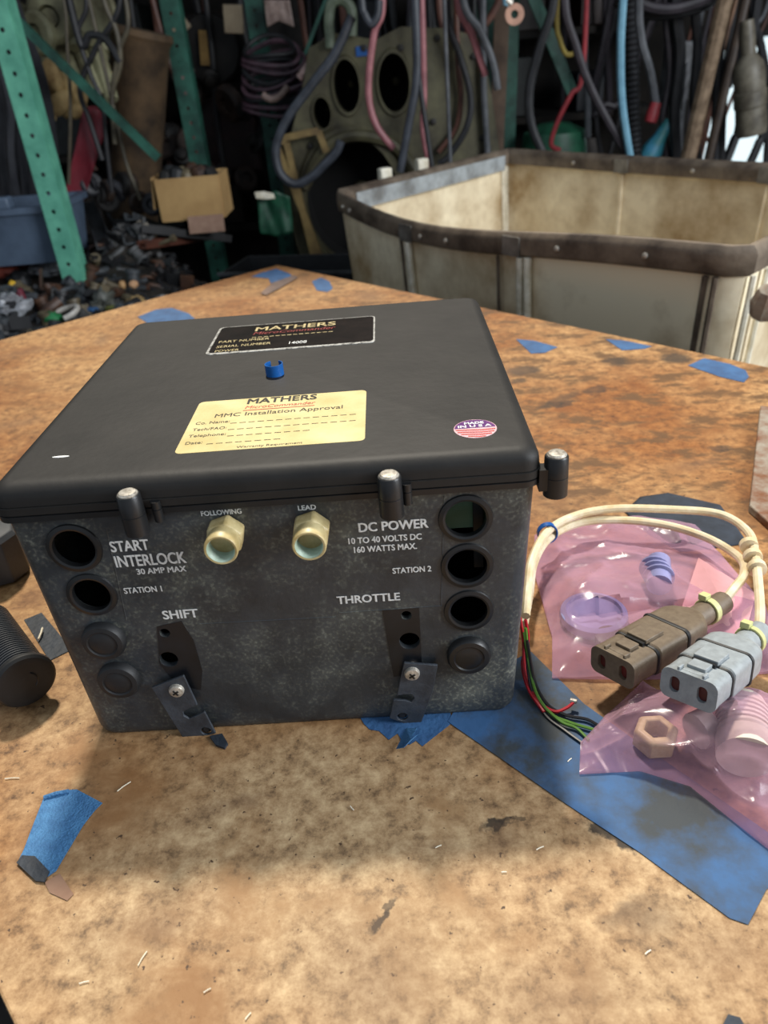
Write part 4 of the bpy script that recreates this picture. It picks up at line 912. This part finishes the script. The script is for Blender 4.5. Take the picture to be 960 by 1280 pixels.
hose('pale green bent pipe over the engine casing', [(413, 60), (411, 25), (415, 4), (428, 0), (439, 12), (440, 45)], 2.8, .018, cm('pale_green_pipe', (130, 142, 120), (94, 104, 86)), up=False)
hose('thick slate hose sagging in a U at the left of the engine casing', [(440, 20), (418, 68), (388, 108), (358, 150), (345, 185), (350, 215), (368, 230), (388, 222), (406, 205), (420, 190), (426, 176)], 2.66, .016, 'slate', up=False)
hose('pinkish metal pipe slanting above the casing shoulder', [(410, 50), (392, 74), (374, 98)], 2.85, .015, cm('dull_pink_pipe', (170, 146, 140), (120, 96, 92)), up=False)

# ------------------------------------------------------------------ left background
m_strip = mat('rubber_strip', (62, 62, 66), (38, 38, 42), .5, scale=10)
for i in range(9):
    x = -6+i*8; y_ = 2.45+.05*(i % 3)
    a = Y(x-6, 100+7*(i % 4), y_); b = Y(x+5+i*.8, 262, y_)
    wd = .022+.006*(i % 3)
    top = V((a.x-.05, a.y, 1.0))
    ps = catmull([top, V((a.x-.02, a.y, .6)), a, (a+b)/2+V((.015*((i % 3)-1), 0, 0)), b], 5)
    rings_ = [[p+V((-wd/2, 0, 0)), p+V((wd/2, 0, 0)), p+V((wd/2, .006, 0)), p+V((-wd/2, .006, 0))] for p in ps]
    o = part('rubber_strip', MB().loft(rings_), m_strip); tag(o, 'grey-black rubber strip hanging left of the nearest teal upright', 'strip', 'rubber strips hanging at far left')
# blue tote
m_tote = mat('grey_blue_tote', (92, 108, 128), (74, 88, 106), .5, scale=10)
tp, tb = Y(70, 268, 2.12), Y(88, 322, 2.12)
tz1, tz0 = Y(40, 262, 2.12).z, Y(60, 330, 2.12).z
tx1, tx0 = Y(80, 300, 2.12).x, Y(-60, 300, 2.12).x
tote = thing('storage_tote', 'grey-blue plastic storage tote at the foot of the nearest teal upright', 'tote', ((tx0+tx1)/2, 2.25, tz0))
def trg(z, k, y0=2.12, y1=2.40): return [V((p[0], p[1], z)) for p in rrect(tx0+k, y0+k, tx1-k, y1-k, .03, 4)]
mb = MB(); mb.loft([trg(tz0, .02), trg(tz1-.01, .0), trg(tz1-.01, -.012), trg(tz1+.008, -.012), trg(tz1+.008, .006), trg(tz0+.01, .026)], True, True)
part('tote_body', mb, m_tote, tote)
mb = MB().box(((tx0+tx1)/2-.08, 2.13, tz1+.024), ((tx1-tx0)*.7, .05, .035)).box((tx1-.03, 2.2, tz1+.012), (.05, .10, .02)); part('lid_flap', mb, m_tote, tote, bevel=.006)
# red sheet
def drape(name, label, cat, outline_top, outline_bot, y, m, n=14, amp=.02, thick=.003, group=None):
    a = [Y(*q, y) for q in outline_top]; b = [Y(*q, y) for q in outline_bot]
    g = coons(a, b, [a[0], b[0]], [a[-1], b[-1]], n, n)
    vs_ = [p+V((0, amp*(noise.noise(V((p.x*14, p.z*5, len(label))))+.5*noise.noise(V((p.x*40, p.z*12, 3)))), 0)) for p in g]
    fs_ = [(i*(n+1)+j, i*(n+1)+j+1, (i+1)*(n+1)+j+1, (i+1)*(n+1)+j) for i in range(n) for j in range(n)]
    o = part(name, MB().add(vs_, fs_), m, smooth=80); o.modifiers.new('s', 'SOLIDIFY').thickness = thick
    return tag(o, label, cat, group)
drape('red_sheet', 'crumpled dull red plastic sheet beside the nearest teal upright', 'sheet', [(104, 135), (118, 132), (136, 152)], [(76, 262), (90, 282), (108, 240)], 2.52, mat('red_sheet', (150, 48, 60), (112, 34, 44), .4, scale=5))
# brown drum leaning
q0, q1 = Y(168, 300, 2.95), Y(176, 45, 2.95)
mb = MB().lathe([(.085, 0), (.09, .02), (.105, (q1-q0).length-.02), (.118, (q1-q0).length), (.112, (q1-q0).length+.02), (.09, (q1-q0).length+.02)], along(q0, q1-q0), 28)
tag(part('fiber_drum', mb, mat('brown_fibre', (100, 78, 54), (50, 38, 26), .8, scale=8, bump=.3)), 'tall brown fibre tube standing between the two left uprights', 'tube')
# pale olive machine pieces
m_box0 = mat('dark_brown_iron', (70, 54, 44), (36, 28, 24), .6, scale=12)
m_pg = mat('pale_olive_casting', (160, 158, 124), (84, 76, 54), .6, scale=9, bump=.5, contrast=(.3, .65), detail=8)
m_tan = mat('tan_leather', (200, 172, 118), (120, 92, 54), .8, scale=10, bump=.5)
def lump(name, label, cat, px, py, y, prof, axis, m, n=18, group=None, k=1.0):
    q = Y(px, py, y); o = part(name, MB().lathe([(a*k, b*k) for a, b in prof], along(q, axis), n), m, bevel=0); return tag(o, label, cat, group)
FL = [(.03, 0), (.03, -.06), (.05, -.06), (.09, -.03), (.09, .0), (.075, .015), (.04, .015), (.038, -.02), (.005, -.02)]
lump('machine_housing', 'round pale olive machine housing at the top left', 'machine part', 62, 22, 2.7, FL, (.1, -1, .1), m_pg, k=.9)
lump('machine_housing', 'pale olive flanged housing right of the round one', 'machine part', 104, 28, 2.75, FL, (.4, -1, .2), m_pg, k=.8)
lump('machine_housing', 'dark-bored olive housing below the round one', 'machine part', 44, 42, 2.65, FL, (-.3, -1, .1), m_pg, k=.75)
lump('machine_housing', 'coiled olive clutch disc near the brown fibre tube top', 'machine part', 116, 12, 2.6, [(.05, 0), (.055, -.02), (.075, -.02), (.08, 0), (.075, .01), (.06, .01)], (-.2, -1, 0), m_pg)
for i, (a, b, r) in enumerate([((78, 60), (98, 116), .035), ((96, 52), (124, 120), .028), ((120, 60), (140, 125), .03), ((60, 70), (72, 110), .03), ((88, 8), (94, 60), .03)]):
    tag(part('shaft_housing', MB().tube([Y(*a, 2.8), Y(*b, 2.72)], [r, r*.8], 10), m_pg), ['olive pipe-like shaft housing slanting under the round housing', 'long pale olive shaft housing in the middle of the machine pile', 'olive shaft housing nearest the brown fibre tube', 'stubby olive shaft housing beside the nearest upright', 'upright olive shaft housing at the top'][i], 'machine part')
for i, (px, py) in enumerate([(42, 85), (58, 118), (76, 128), (92, 136), (52, 142), (86, 108), (66, 96), (98, 120)]):
    q = Y(px, py, 2.62+.03*(i % 2)); mb = MB().lathe([(.005, -.05), (.026, -.035), (.034, 0), (.026, .03), (.008, .045)], M.Translation(q) @ M.Rotation(.5*i, 4, 'Y') @ M.Diagonal((1, .6, 1.1, 1)), 9)
    o = part('leather_glove', mb, m_tan, bevel=.008); tag(o, 'crumpled tan leather glove stuffed among the olive machine parts', 'glove', 'tan gloves in the machine pile')
rg_ = random.Random(11)
for i in range(16):
    px, py = rg_.uniform(24, 160), rg_.uniform(-5, 150)
    if i == 2: continue
    f = rg_.uniform(.35, .75); mm = [m_pg, m_pg, m_dark, m_tan][i % 4]
    pr_ = FL if i % 2 else [(.02, .05), (.04, .045), (.05, .01), (.07, .0), (.07, -.02), (.045, -.025), (.02, -.05)]
    lump('machine_casting', ['pale olive casting wedged in the machine pile', 'pale olive casting wedged in the machine pile', 'dark iron casting wedged in the machine pile', 'tan dusty casting wedged in the machine pile'][i % 4], 'machine part', px, py, rg_.uniform(2.85, 3.05), pr_, (rg_.uniform(-1, 1), -1, rg_.uniform(-.8, .8)), mm, group=['olive', 'olive', 'dark', 'tan'][i % 4]+' castings in the machine pile', k=f)
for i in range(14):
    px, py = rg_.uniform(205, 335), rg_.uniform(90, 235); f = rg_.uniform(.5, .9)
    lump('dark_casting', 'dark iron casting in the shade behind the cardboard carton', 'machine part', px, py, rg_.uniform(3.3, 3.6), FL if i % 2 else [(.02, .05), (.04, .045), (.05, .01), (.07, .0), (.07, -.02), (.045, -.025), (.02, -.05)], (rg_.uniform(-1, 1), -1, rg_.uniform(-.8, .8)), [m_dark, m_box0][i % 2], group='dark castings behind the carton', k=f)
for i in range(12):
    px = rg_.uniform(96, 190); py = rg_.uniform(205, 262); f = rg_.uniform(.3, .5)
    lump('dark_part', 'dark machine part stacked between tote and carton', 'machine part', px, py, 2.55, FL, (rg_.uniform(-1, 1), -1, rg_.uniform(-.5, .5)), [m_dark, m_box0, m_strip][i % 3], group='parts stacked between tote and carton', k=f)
# dangling loops of wire and hose over the left pile
loops = [([(150, 0), (120, 60), (100, 110), (112, 150), (128, 200)], 'black', 'black hose dangling over the olive machine parts', .009), ([(80, 0), (84, 60), (88, 130), (86, 230)], 'grey', 'thin grey rod hanging beside the tan gloves', .006),
         ([(130, 0), (146, 40), (150, 80), (140, 120), (144, 180)], 'brown', 'brown hose hanging in front of the fibre tube', .009), ([(108, 0), (98, 40), (112, 90), (128, 130), (134, 190), (140, 240)], 'black', 'long black hose crossing the diagonal teal brace', .008),
         ([(100, 52), (112, 44), (128, 46), (140, 60), (150, 78)], 'black', 'short black hose arched over the shaft housings', .012), ([(150, 170), (160, 210), (176, 250)], 'grey', 'grey rod behind the bottom end of the teal brace', .007), ([(160, 20), (150, 60), (140, 110)], 'grey', 'grey cable left of the fibre tube rim', .008)]
for pts, m, lb, r in loops: hose(lb, pts, 2.48, r, {'grey': 'khaki', 'brown': 'khaki'}.get(m, m))
# dark cluster between uprights 2 and 3
q = Y(262, 62, 3.5); dd = part('dark_disc', MB().lathe([(.01, 0), (.13, 0), (.14, .02), (.14, .08), (.1, .09)], along(q, (.2, 1, 0)), 28), m_dark); tag(dd, 'large black wheel disc in the dark behind the second upright', 'wheel')
part('yellow_tag', MB().box((0, 0, 0), (.05, .006, .13), M.Translation(Y(257, 60, 3.48)) @ M.Rotation(.12, 4, 'Y')), mat('manila_tag', (128, 100, 50), (110, 84, 40), .7), dd)
m_card = mat('cardboard', (188, 152, 100), (168, 132, 84), .8, scale=12)
m_cardd = mat('pale_card', (150, 136, 112), (120, 104, 84), .8, scale=9)
for i, (px, py, w_, h, rot, m) in enumerate([(222, 38, .11, .05, -.6, m_cardd), (292, 24, .08, .10, .1, m_cardd), (196, 105, .035, .1, -.2, cm('pale_plastic', (130, 136, 146), (90, 96, 108))), (233, 93, .06, .06, .4, cm('pinkish_rag', (140, 112, 108), (100, 80, 78))), (232, 118, .04, .04, .2, cm('pinkish_rag_dark', (120, 100, 96), (90, 70, 68))), (228, 76, .03, .07, 0, m_teal2)]):
    q = Y(px, py, 3.35-.02*i); o = part('carton_scrap', MB().box((0, 0, 0), (w_, .02, h), M.Translation(q) @ M.Rotation(rot, 4, 'Y')), m, bevel=.004)
    tag(o, ['pale folded card flap right of the second upright', 'cream card piece above the black wheel disc', 'pale plastic piece between fibre tube and second upright', 'pinkish rag below the card flap', 'small pinkish rag hanging under the other rag', 'small teal sliver beside the second upright'][i], 'scrap')
m_plum = cm('plum_wire', (92, 66, 76), (52, 36, 44))
for i in range(9):
    q = Y(336+(i % 3)*3, 60+i*9, 3.15); rx, rz = .10+.012*(i % 3), .035+.006*(i % 2)
    pts = [q+V((rx*math.cos(t), .05*math.sin(t), rz*math.sin(t)-.01*math.cos(t*2+i))) for t in [2*PI*k/16 for k in range(17)]]
    o = part('wire_coil', MB().tube(pts, .008+.002*(i % 2), 6, smooth=2), m_plum if i % 3 else H_['black']); tag(o, ['dark plum wire coil in the bundle left of the engine casing', 'black cable coil in the bundle left of the engine casing'][0 if i % 3 else 1], 'coil', 'coiled cables left of the casing')
drape('pale_rag', 'pale pinkish rag hanging at the top above the coiled cables', 'rag', [(330, 0), (345, 0), (362, 0)], [(334, 34), (348, 26), (368, 34)], 3.2, cm('pale_rag', (168, 146, 136), (120, 100, 92)))
hose('pale curved pipe end under the coiled cables', [(328, 118), (338, 124), (350, 120), (360, 108)], 3.0, .013, cm('bone_pipe', (150, 128, 118), (110, 92, 84)), up=False)
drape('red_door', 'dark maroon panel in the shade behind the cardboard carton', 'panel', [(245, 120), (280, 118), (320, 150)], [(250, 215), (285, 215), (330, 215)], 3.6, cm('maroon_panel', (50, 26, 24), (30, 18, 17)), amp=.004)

# shelves and boxes along the back wall
m_box = [cm('dark_box_%d' % i, c, tuple(int(k*.6) for k in c)) for i, c in enumerate([(54, 44, 38), (40, 46, 44), (60, 52, 46), (34, 40, 50), (64, 40, 34)])]
for j, zz in enumerate((-.35, .05, .42)):
    tag(part('wall_shelf', MB().box((-.3, 4.2, zz), (3.6, .5, .03)), m_wall), ['lowest', 'middle', 'top'][j]+' dark shelf along the back wall', 'shelf')
    for i in range(9):
        w_ = random.uniform(.12, .3); h = random.uniform(.12, .3); x = -1.9+i*.38
        tag(part('storage_box', MB().box((x, 4.15, zz+.016+h/2), (w_, .3, h)), random.choice(m_box), bevel=.006), 'dim storage box standing on the %s dark shelf' % ['lowest', 'middle', 'top'][j], 'box', 'boxes on the %s dark shelf' % ['lowest', 'middle', 'top'][j])
for i in range(34):
    x = random.uniform(-1.3, 1.7); y_ = random.uniform(3.35, 3.9); r = random.uniform(.007, .018)
    zb = random.uniform(-.5, .2); dx = random.uniform(-.12, .12)
    if i % 3 == 0: ps = [V((x, y_, 1.0)), V((x+dx*.3, y_, .5)), V((x+dx, y_, .1)), V((x+dx+.07, y_, zb)), V((x+dx+.15, y_, .15)), V((x+.2, y_, .6)), V((x+.22, y_, 1.0))]
    else: ps = [V((x, y_, 1.0)), V((x+dx*.4, y_, .5)), V((x+dx, y_, .1)), V((x+dx*.8, y_, zb))]
    o = part('hose', MB().tube(ps, r, 7, smooth=6), H_[random.choice(['black', 'purple', 'grey', 'black', 'brown'])]); tag(o, 'dim hose hanging in the dark in front of the back shelves', 'hose', 'dim hoses in front of the back shelves')
tag(part('hanger_rail', MB().box((.2, 3.62, 1.03), (3.8, .6, .03)), m_wall), 'broad dark hanger board above the dim rear hoses', 'rail')

# ------------------------------------------------------------------ scrap heap on the left
nrm = V((-.675, .738, 0)); uu = V((-.738, -.675, 0))
def heap_z(d, s):
    p = A+nrm*d+uu*s
    z = -.155+.02*noise.noise(p*6)+.03*noise.noise(p*3+V((4, 0, 0)))
    z += .11*math.exp(-((p.x+.80)**2+(p.y-2.35)**2)/.03)+.05*math.exp(-((p.x+1.05)**2+(p.y-1.7)**2)/.05)
    z -= .10*max(0, 1-abs(p.x+.35)/.35) if p.y > 1.7 else 0
    if d < .12: z = min(z, -.05)
    return min(z, -.035 if d < .5 else 9)
mb = MB(); nu_, nd = 70, 50; vs_ = []
for i in range(nd+1):
    for j in range(nu_+1):
        d = .05+(1.75)*i/nd; s = -.22+1.82*j/nu_; p = A+nrm*d+uu*s; z = heap_z(d, s)
        edge = min(i, nd-i, j, nu_-j); z = FLOOR+.002 if edge == 0 else z+.012*noise.noise(p*40)
        vs_.append(V((p.x, p.y, z)))
mb.add(vs_, [(i*(nu_+1)+j, i*(nu_+1)+j+1, (i+1)*(nu_+1)+j+1, (i+1)*(nu_+1)+j) for i in range(nd) for j in range(nu_)])
m_heap = mat('oily_scrap', (52, 44, 36), (22, 19, 17), .7, scale=30, bump=.8)
tag(part('scrap_mound', mb, m_heap), 'dark oily mound of fine scrap filling the left behind the bench', 'scrap', kind='stuff')
sm = {'rust': cm('rust_scrap', (92, 62, 44), (50, 34, 26)), 'steel': cm('steel_scrap', (104, 104, 104), (60, 58, 56), .4), 'black': cm('black_scrap', (36, 35, 36), (22, 21, 22)), 'khaki': cm('khaki_scrap', (116, 104, 80), (72, 62, 46)), 'grey': cm('grey_scrap', (78, 82, 86), (48, 50, 52))}
def pr_bracket():
    mb = MB(); mb.box((0, 0, .003), (.09, .035, .006)); mb.box((.042, 0, .028), (.006, .035, .05)); mb.box((.0, .012, .012), (.07, .005, .014)); return mb
def pr_elbow(): return MB().tube([V((-.04, 0, .014)), V((0, 0, .014)), V((.028, .012, .014)), V((.034, .045, .016))], .013, 9, smooth=4).lathe([(.018, 0), (.018, .01)], along((-.046, 0, .014), (1, 0, 0)), 10)
def pr_ring(): return MB().loft([[V((r*math.cos(t), r*math.sin(t), z)) for t in [2*PI*j/16 for j in range(16)]] for r, z in ((.018, 0), (.034, 0), (.034, .010), (.018, .010))], closed=True)
def pr_flange(): return MB().lathe([(.036, 0), (.036, .008), (.018, .010), (.016, .04), (.020, .041), (.020, .05), (.010, .05), (.010, .02)], None, 14)
def pr_clamp(): return MB().tube([V((.03*math.cos(t), .03*math.sin(t), .01)) for t in [.3+5.6*k/14 for k in range(15)]], .006, 6).box((.034, 0, .010), (.014, .022, .012))
def pr_rod(): return MB().tube([V((-.07, 0, .008)), V((-.02, .006, .010)), V((.03, 0, .008)), V((.075, -.02, .008))], .0065, 7, smooth=3).lathe([(.012, 0), (.012, .012)], along((-.078, 0, .009), (1, 0, 0)), 6)
def pr_block(): return MB().box((0, 0, .02), (.06, .04, .04)).lathe([(.014, .0), (.014, .018), (.008, .018)], M.Translation((0, 0, .04)), 10).box((.036, 0, .01), (.02, .03, .02))
kinds = {'scrap_bracket': (pr_bracket, 'angle bracket', 'bracket'), 'pipe_elbow': (pr_elbow, 'pipe elbow', 'pipe'), 'washer_ring': (pr_ring, 'thick metal ring', 'ring'), 'flange_fitting': (pr_flange, 'flanged fitting', 'fitting'), 'hose_clamp': (pr_clamp, 'open hose clamp', 'clamp'), 'bent_rod': (pr_rod, 'bent rod with nut', 'rod'), 'valve_block': (pr_block, 'small valve block', 'fitting')}
cnt = {}
protos = {}
spots = []
def on_heap(px, py):               # walk the pixel ray down to the heap
    d0 = ray(px, py); t = 1.5
    while t < 5:
        p = CAM+d0*t; q = p-A; d = q.dot(nrm); s = q.dot(uu)
        if .06 < d < 1.75 and -.2 < s < 1.55 and p.z < heap_z(d, s): return p
        t += .01
    return None
names = list(kinds)
k_ = 0
cname = {'rust': 'rusty', 'steel': 'bright steel', 'black': 'black', 'khaki': 'khaki', 'grey': 'grey'}
for tries in range(900):
    if k_ >= 230: break
    px = random.uniform(-20, 440); py = random.uniform(255, 440)
    p = on_heap(px, py)
    if not p: continue
    if any((p-q).length < .028 for q in spots): continue
    if p.y < 2.45 and p.x < -.90 and p.y > 2.05: continue
    if -.72 < p.x < -.42 and p.y > 2.3: continue
    spots.append(p); nm_ = names[k_ % len(names)]; ck = random.choice(['rust', 'steel', 'black', 'black', 'khaki', 'grey', 'black'])
    key = (nm_, ck)
    if key not in protos: me = kinds[nm_][0]().mesh(nm_); me.materials.append(sm[ck]); me.polygons.foreach_set('use_smooth', [True]*len(me.polygons)); me.set_sharp_from_angle(angle=.6); protos[key] = me
    o = bpy.data.objects.new(nm_, protos[key]); COL.objects.link(o); o.location = p+V((0, 0, -.006))
    o.rotation_euler = (random.uniform(-.6, .6), random.uniform(-.6, .6), random.uniform(0, 6.3)); f = random.uniform(.6, 1.15); o.scale = (f, f, f)
    tag(o, '%s %s tossed in the scrap heap behind the bench' % (cname[ck], kinds[nm_][1]), kinds[nm_][2], '%s %ss in the scrap heap' % (cname[ck], kinds[nm_][1])); k_ += 1
def onh(px, py, dz=0): p = on_heap(px, py) or Z(px, py, -.15); return V((p.x, p.y, p.z+dz))
def blob(name, label, cat, px, py, size, m, seed, dz=.015, smooth=60, amp=.35):
    c0 = onh(px, py, dz); bm = bmesh.new(); bmesh.ops.create_icosphere(bm, subdivisions=3, radius=1)
    for v_ in bm.verts:
        n_ = 1+amp*noise.noise(v_.co*2.2+V((seed, 0, 0)))+amp*.6*noise.noise(v_.co*5+V((seed, 3, 0))); v_.co = V((v_.co.x*size[0]*n_, v_.co.y*size[1]*n_, v_.co.z*size[2]*n_))
    me = bpy.data.meshes.new(name); bm.to_mesh(me); bm.free(); o = link(name, me, m, smooth=smooth); o.location = c0; return tag(o, label, cat)
m_clearb = mat('crumpled_clear_plastic', (170, 172, 176), (96, 96, 98), .2, scale=40)
blob('crumpled_rag', 'salmon red rag at the extreme left under the tote', 'rag', 8, 345, (.05, .04, .03), cm('salmon_rag', (206, 104, 84), (160, 74, 60)), 1)
blob('crumpled_rag', 'darker red rag right of the salmon one', 'rag', 27, 338, (.022, .02, .016), cm('darkred_rag', (130, 50, 46), (90, 34, 32)), 2)
blob('crumpled_bag', 'crumpled clear plastic bag glinting below the tote', 'bag', 60, 344, (.07, .03, .022), m_clearb, 3, amp=.8)
blob('crumpled_bag', 'crumpled glossy clear bag at the lower left of the heap', 'bag', 12, 392, (.045, .05, .03), m_clearb, 4, amp=.9)
blob('crumpled_bag', 'grey crumpled plastic bag right of the white plastic ring', 'bag', 132, 388, (.03, .04, .03), cm('dull_clear', (110, 112, 104), (60, 60, 56)), 5, amp=.9)
blob('black_bundle', 'black rubber bundle between red rag and clear bag', 'bundle', 26, 356, (.04, .04, .03), m_rub, 6)
blob('yellow_bead', 'small bright yellow plastic bead at the left of the heap', 'bead', 21, 372, (.010, .010, .008), cm('yellow_plastic', (228, 180, 40), None), 7, dz=.04)
blob('red_wrapper', 'maroon wrapper strip beside the yellow bead', 'wrapper', 33, 388, (.010, .014, .03), cm('maroon_wrapper', (120, 40, 54), (90, 30, 44)), 8, dz=.03)
blob('green_wad', 'bright green plastic wad next to the bench edge', 'wad', 70, 412, (.024, .02, .016), cm('green_plastic', (40, 130, 74), (26, 96, 54)), 9, dz=.03)
c0 = onh(82, 410, .035); tag(part('white_ring', MB().tube([c0+V((.045*math.cos(t), .03*math.sin(t), .014*math.sin(t+1))) for t in [-1.2+4.4*k/16 for k in range(17)]], .007, 8), cm('white_plastic', (206, 200, 190), (150, 140, 128))), 'white plastic hoop around the green wad', 'hoop')
blob('peach_knob', 'peach coloured rounded knob near the bench edge', 'knob', 170, 368, (.014, .014, .012), cm('peach_plastic', (206, 162, 122), (170, 124, 88)), 10, dz=.03)
blob('peach_knob', 'smaller tan knob left of the peach one', 'knob', 156, 369, (.010, .010, .012), cm('tan_plastic', (190, 150, 100), (150, 110, 70)), 11, dz=.03)
blob('tan_cloth', 'tan cloth scrap below the peach knob', 'cloth', 172, 388, (.03, .02, .02), m_tan, 12, dz=.02)
blob('blue_scrap', 'small bright blue plastic scrap by the bench edge', 'scrap', 118, 396, (.018, .012, .008), m_tapeb, 13, dz=.02)
blob('olive_lid', 'yellow-green smeared lid at the bench edge', 'lid', 144, 396, (.022, .014, .006), cm('olive_lid', (126, 128, 60), (90, 90, 40)), 14, dz=.025)
# flat box channel standing in the heap
for i, (a, b, w_, lb) in enumerate([((112, 262), (134, 318), .05, 'grey steel channel leaning on the mound'), ((134, 262), (168, 312), .05, 'second grey steel channel right of the first'), ((165, 286), (210, 300), .03, 'dark grey bar lying before the carton'), ((180, 322), (262, 306), .035, 'red-brown plank under the carton'), ((176, 300), (286, 308), .06, 'dark flat bar directly under the carton')]):
    p, q = onh(*a, .03), onh(*b, .02); d = (q-p); L = d.length; fr2 = frame(p, d, V((0, 0, 1)).cross(d))
    mb = MB().box((L/2, 0, 0), (L, w_, .006), fr2).box((L/2, w_/2, .010), (L, .005, .024), fr2).box((L/2, -w_/2, .010), (L, .005, .024), fr2)
    tag(part('steel_channel' if i != 3 else 'wood_plank', mb, sm['grey'] if i < 3 else (cm('redbrown_plank', (100, 58, 44), (66, 38, 30)) if i == 3 else sm['black'])), lb, 'channel' if i != 3 else 'plank')
# cardboard carton
y0 = 2.36; p00, p10, p01 = Y(203, 275, y0), Y(281, 272, y0), Y(203, 224, y0)
cx0, cx1, cz0, cz1 = p00.x, p10.x, p00.z-.008, p01.z
crt_ = thing('cardboard_carton', 'open tan cardboard carton full of dark parts on the heap', 'carton', ((cx0+cx1)/2, y0+.1, cz0))
dp = .17
part('front_panel', MB().box(((cx0+cx1)/2, y0, (cz0+cz1)/2), (cx1-cx0, .005, cz1-cz0)), m_card, crt_)
part('back_panel', MB().box(((cx0+cx1)/2, y0+dp, (cz0+cz1)/2), (cx1-cx0, .005, cz1-cz0)), m_card, crt_)
for sx, x in ((0, cx0), (1, cx1)): part('side_panel', MB().box((x, y0+dp/2, (cz0+cz1)/2), (.005, dp, cz1-cz0)), m_card, crt_)
part('bottom_panel', MB().box(((cx0+cx1)/2, y0+dp/2, cz0+.003), (cx1-cx0, dp, .005)), m_card, crt_)
part('side_flap', MB().box((0, 0, -.045), (.006, dp*.8, .10), M.Translation((cx0-.012, y0+dp/2, cz1)) @ M.Rotation(.12, 4, 'Y')), m_card, crt_)
part('front_flap', MB().box((0, 0, 0), (.12, .005, .055), M.Translation(Y(258, 280, y0-.03)) @ M.Rotation(-.25, 4, 'X')), mat('faded_card', (160, 128, 108), (140, 108, 90), .8), crt_)
rnd = random.Random(3)
for i in range(9):
    c0 = V((cx0+.03+(cx1-cx0-.06)*(i % 5)/4, y0+.04+.08*(i//5), cz1-.005+.01*(i % 2)))
    mb = MB().lathe([(.010, -.03), (.024, -.022), (.026, .012), (.016, .024), (.010, .026)], M.Translation(c0) @ M.Rotation(rnd.uniform(-1.4, 1.4), 4, 'X') @ M.Rotation(rnd.uniform(-1, 1), 4, 'Y'), 10)
    tag(part('dark_fitting', mb, [m_dark, m_rub, sm['khaki'], sm['rust']][i % 4]), 'dark fitting heaped in the open cardboard carton', 'fitting', 'fittings in the cardboard carton')
# black tray near the far corner of the bench, green cloth, white scrap
pa, pb_ = Y(300, 345, 1.75), Y(440, 335, 1.95)
mb = MB(); d = V((.45, .30, 0)).normalized(); c0 = onh(300, 322, 0); c0.z = -.14
tr = thing('black_tray', 'long black open tray beyond the far corner of the bench', 'tray', (c0.x, c0.y, -.28))
fr2 = frame((c0.x-.05, c0.y-.12, -.27), (1, -.25, 0), (.25, 1, 0))
mb.box((.22, .12, .003), (.44, .24, .006), fr2).box((.22, 0, .05), (.44, .008, .1), fr2).box((.22, .24, .05), (.44, .008, .1), fr2).box((0, .12, .05), (.008, .24, .1), fr2).box((.44, .12, .05), (.008, .24, .1), fr2)
part('tray_body', mb, m_rub, tr, bevel=.002)
tag(part('steel_stand', MB().box((.22, .12, (FLOOR-.272)/2), (.40, .20, -.272-FLOOR), M.Translation((0, 0, -.0)) @ frame((c0.x-.05, c0.y-.12, 0), (1, -.25, 0), (.25, 1, 0))), m_dark), 'dark steel stand carrying the long black tray', 'stand')
part('tray_rim', MB().box((.22, -.006, .1), (.45, .012, .008), fr2), sm['grey'], tr)
drape('green_cloth', 'dark green cloth slumped right of the carton', 'cloth', [(322, 250), (345, 238), (362, 246)], [(325, 292), (345, 296), (366, 290)], 2.7, H_['green'])
drape('white_scrap', 'white paper scrap above the green cloth', 'paper', [(318, 240), (330, 239), (342, 242)], [(320, 248), (332, 249), (344, 248)], 2.66, m_white_cord, amp=.005)
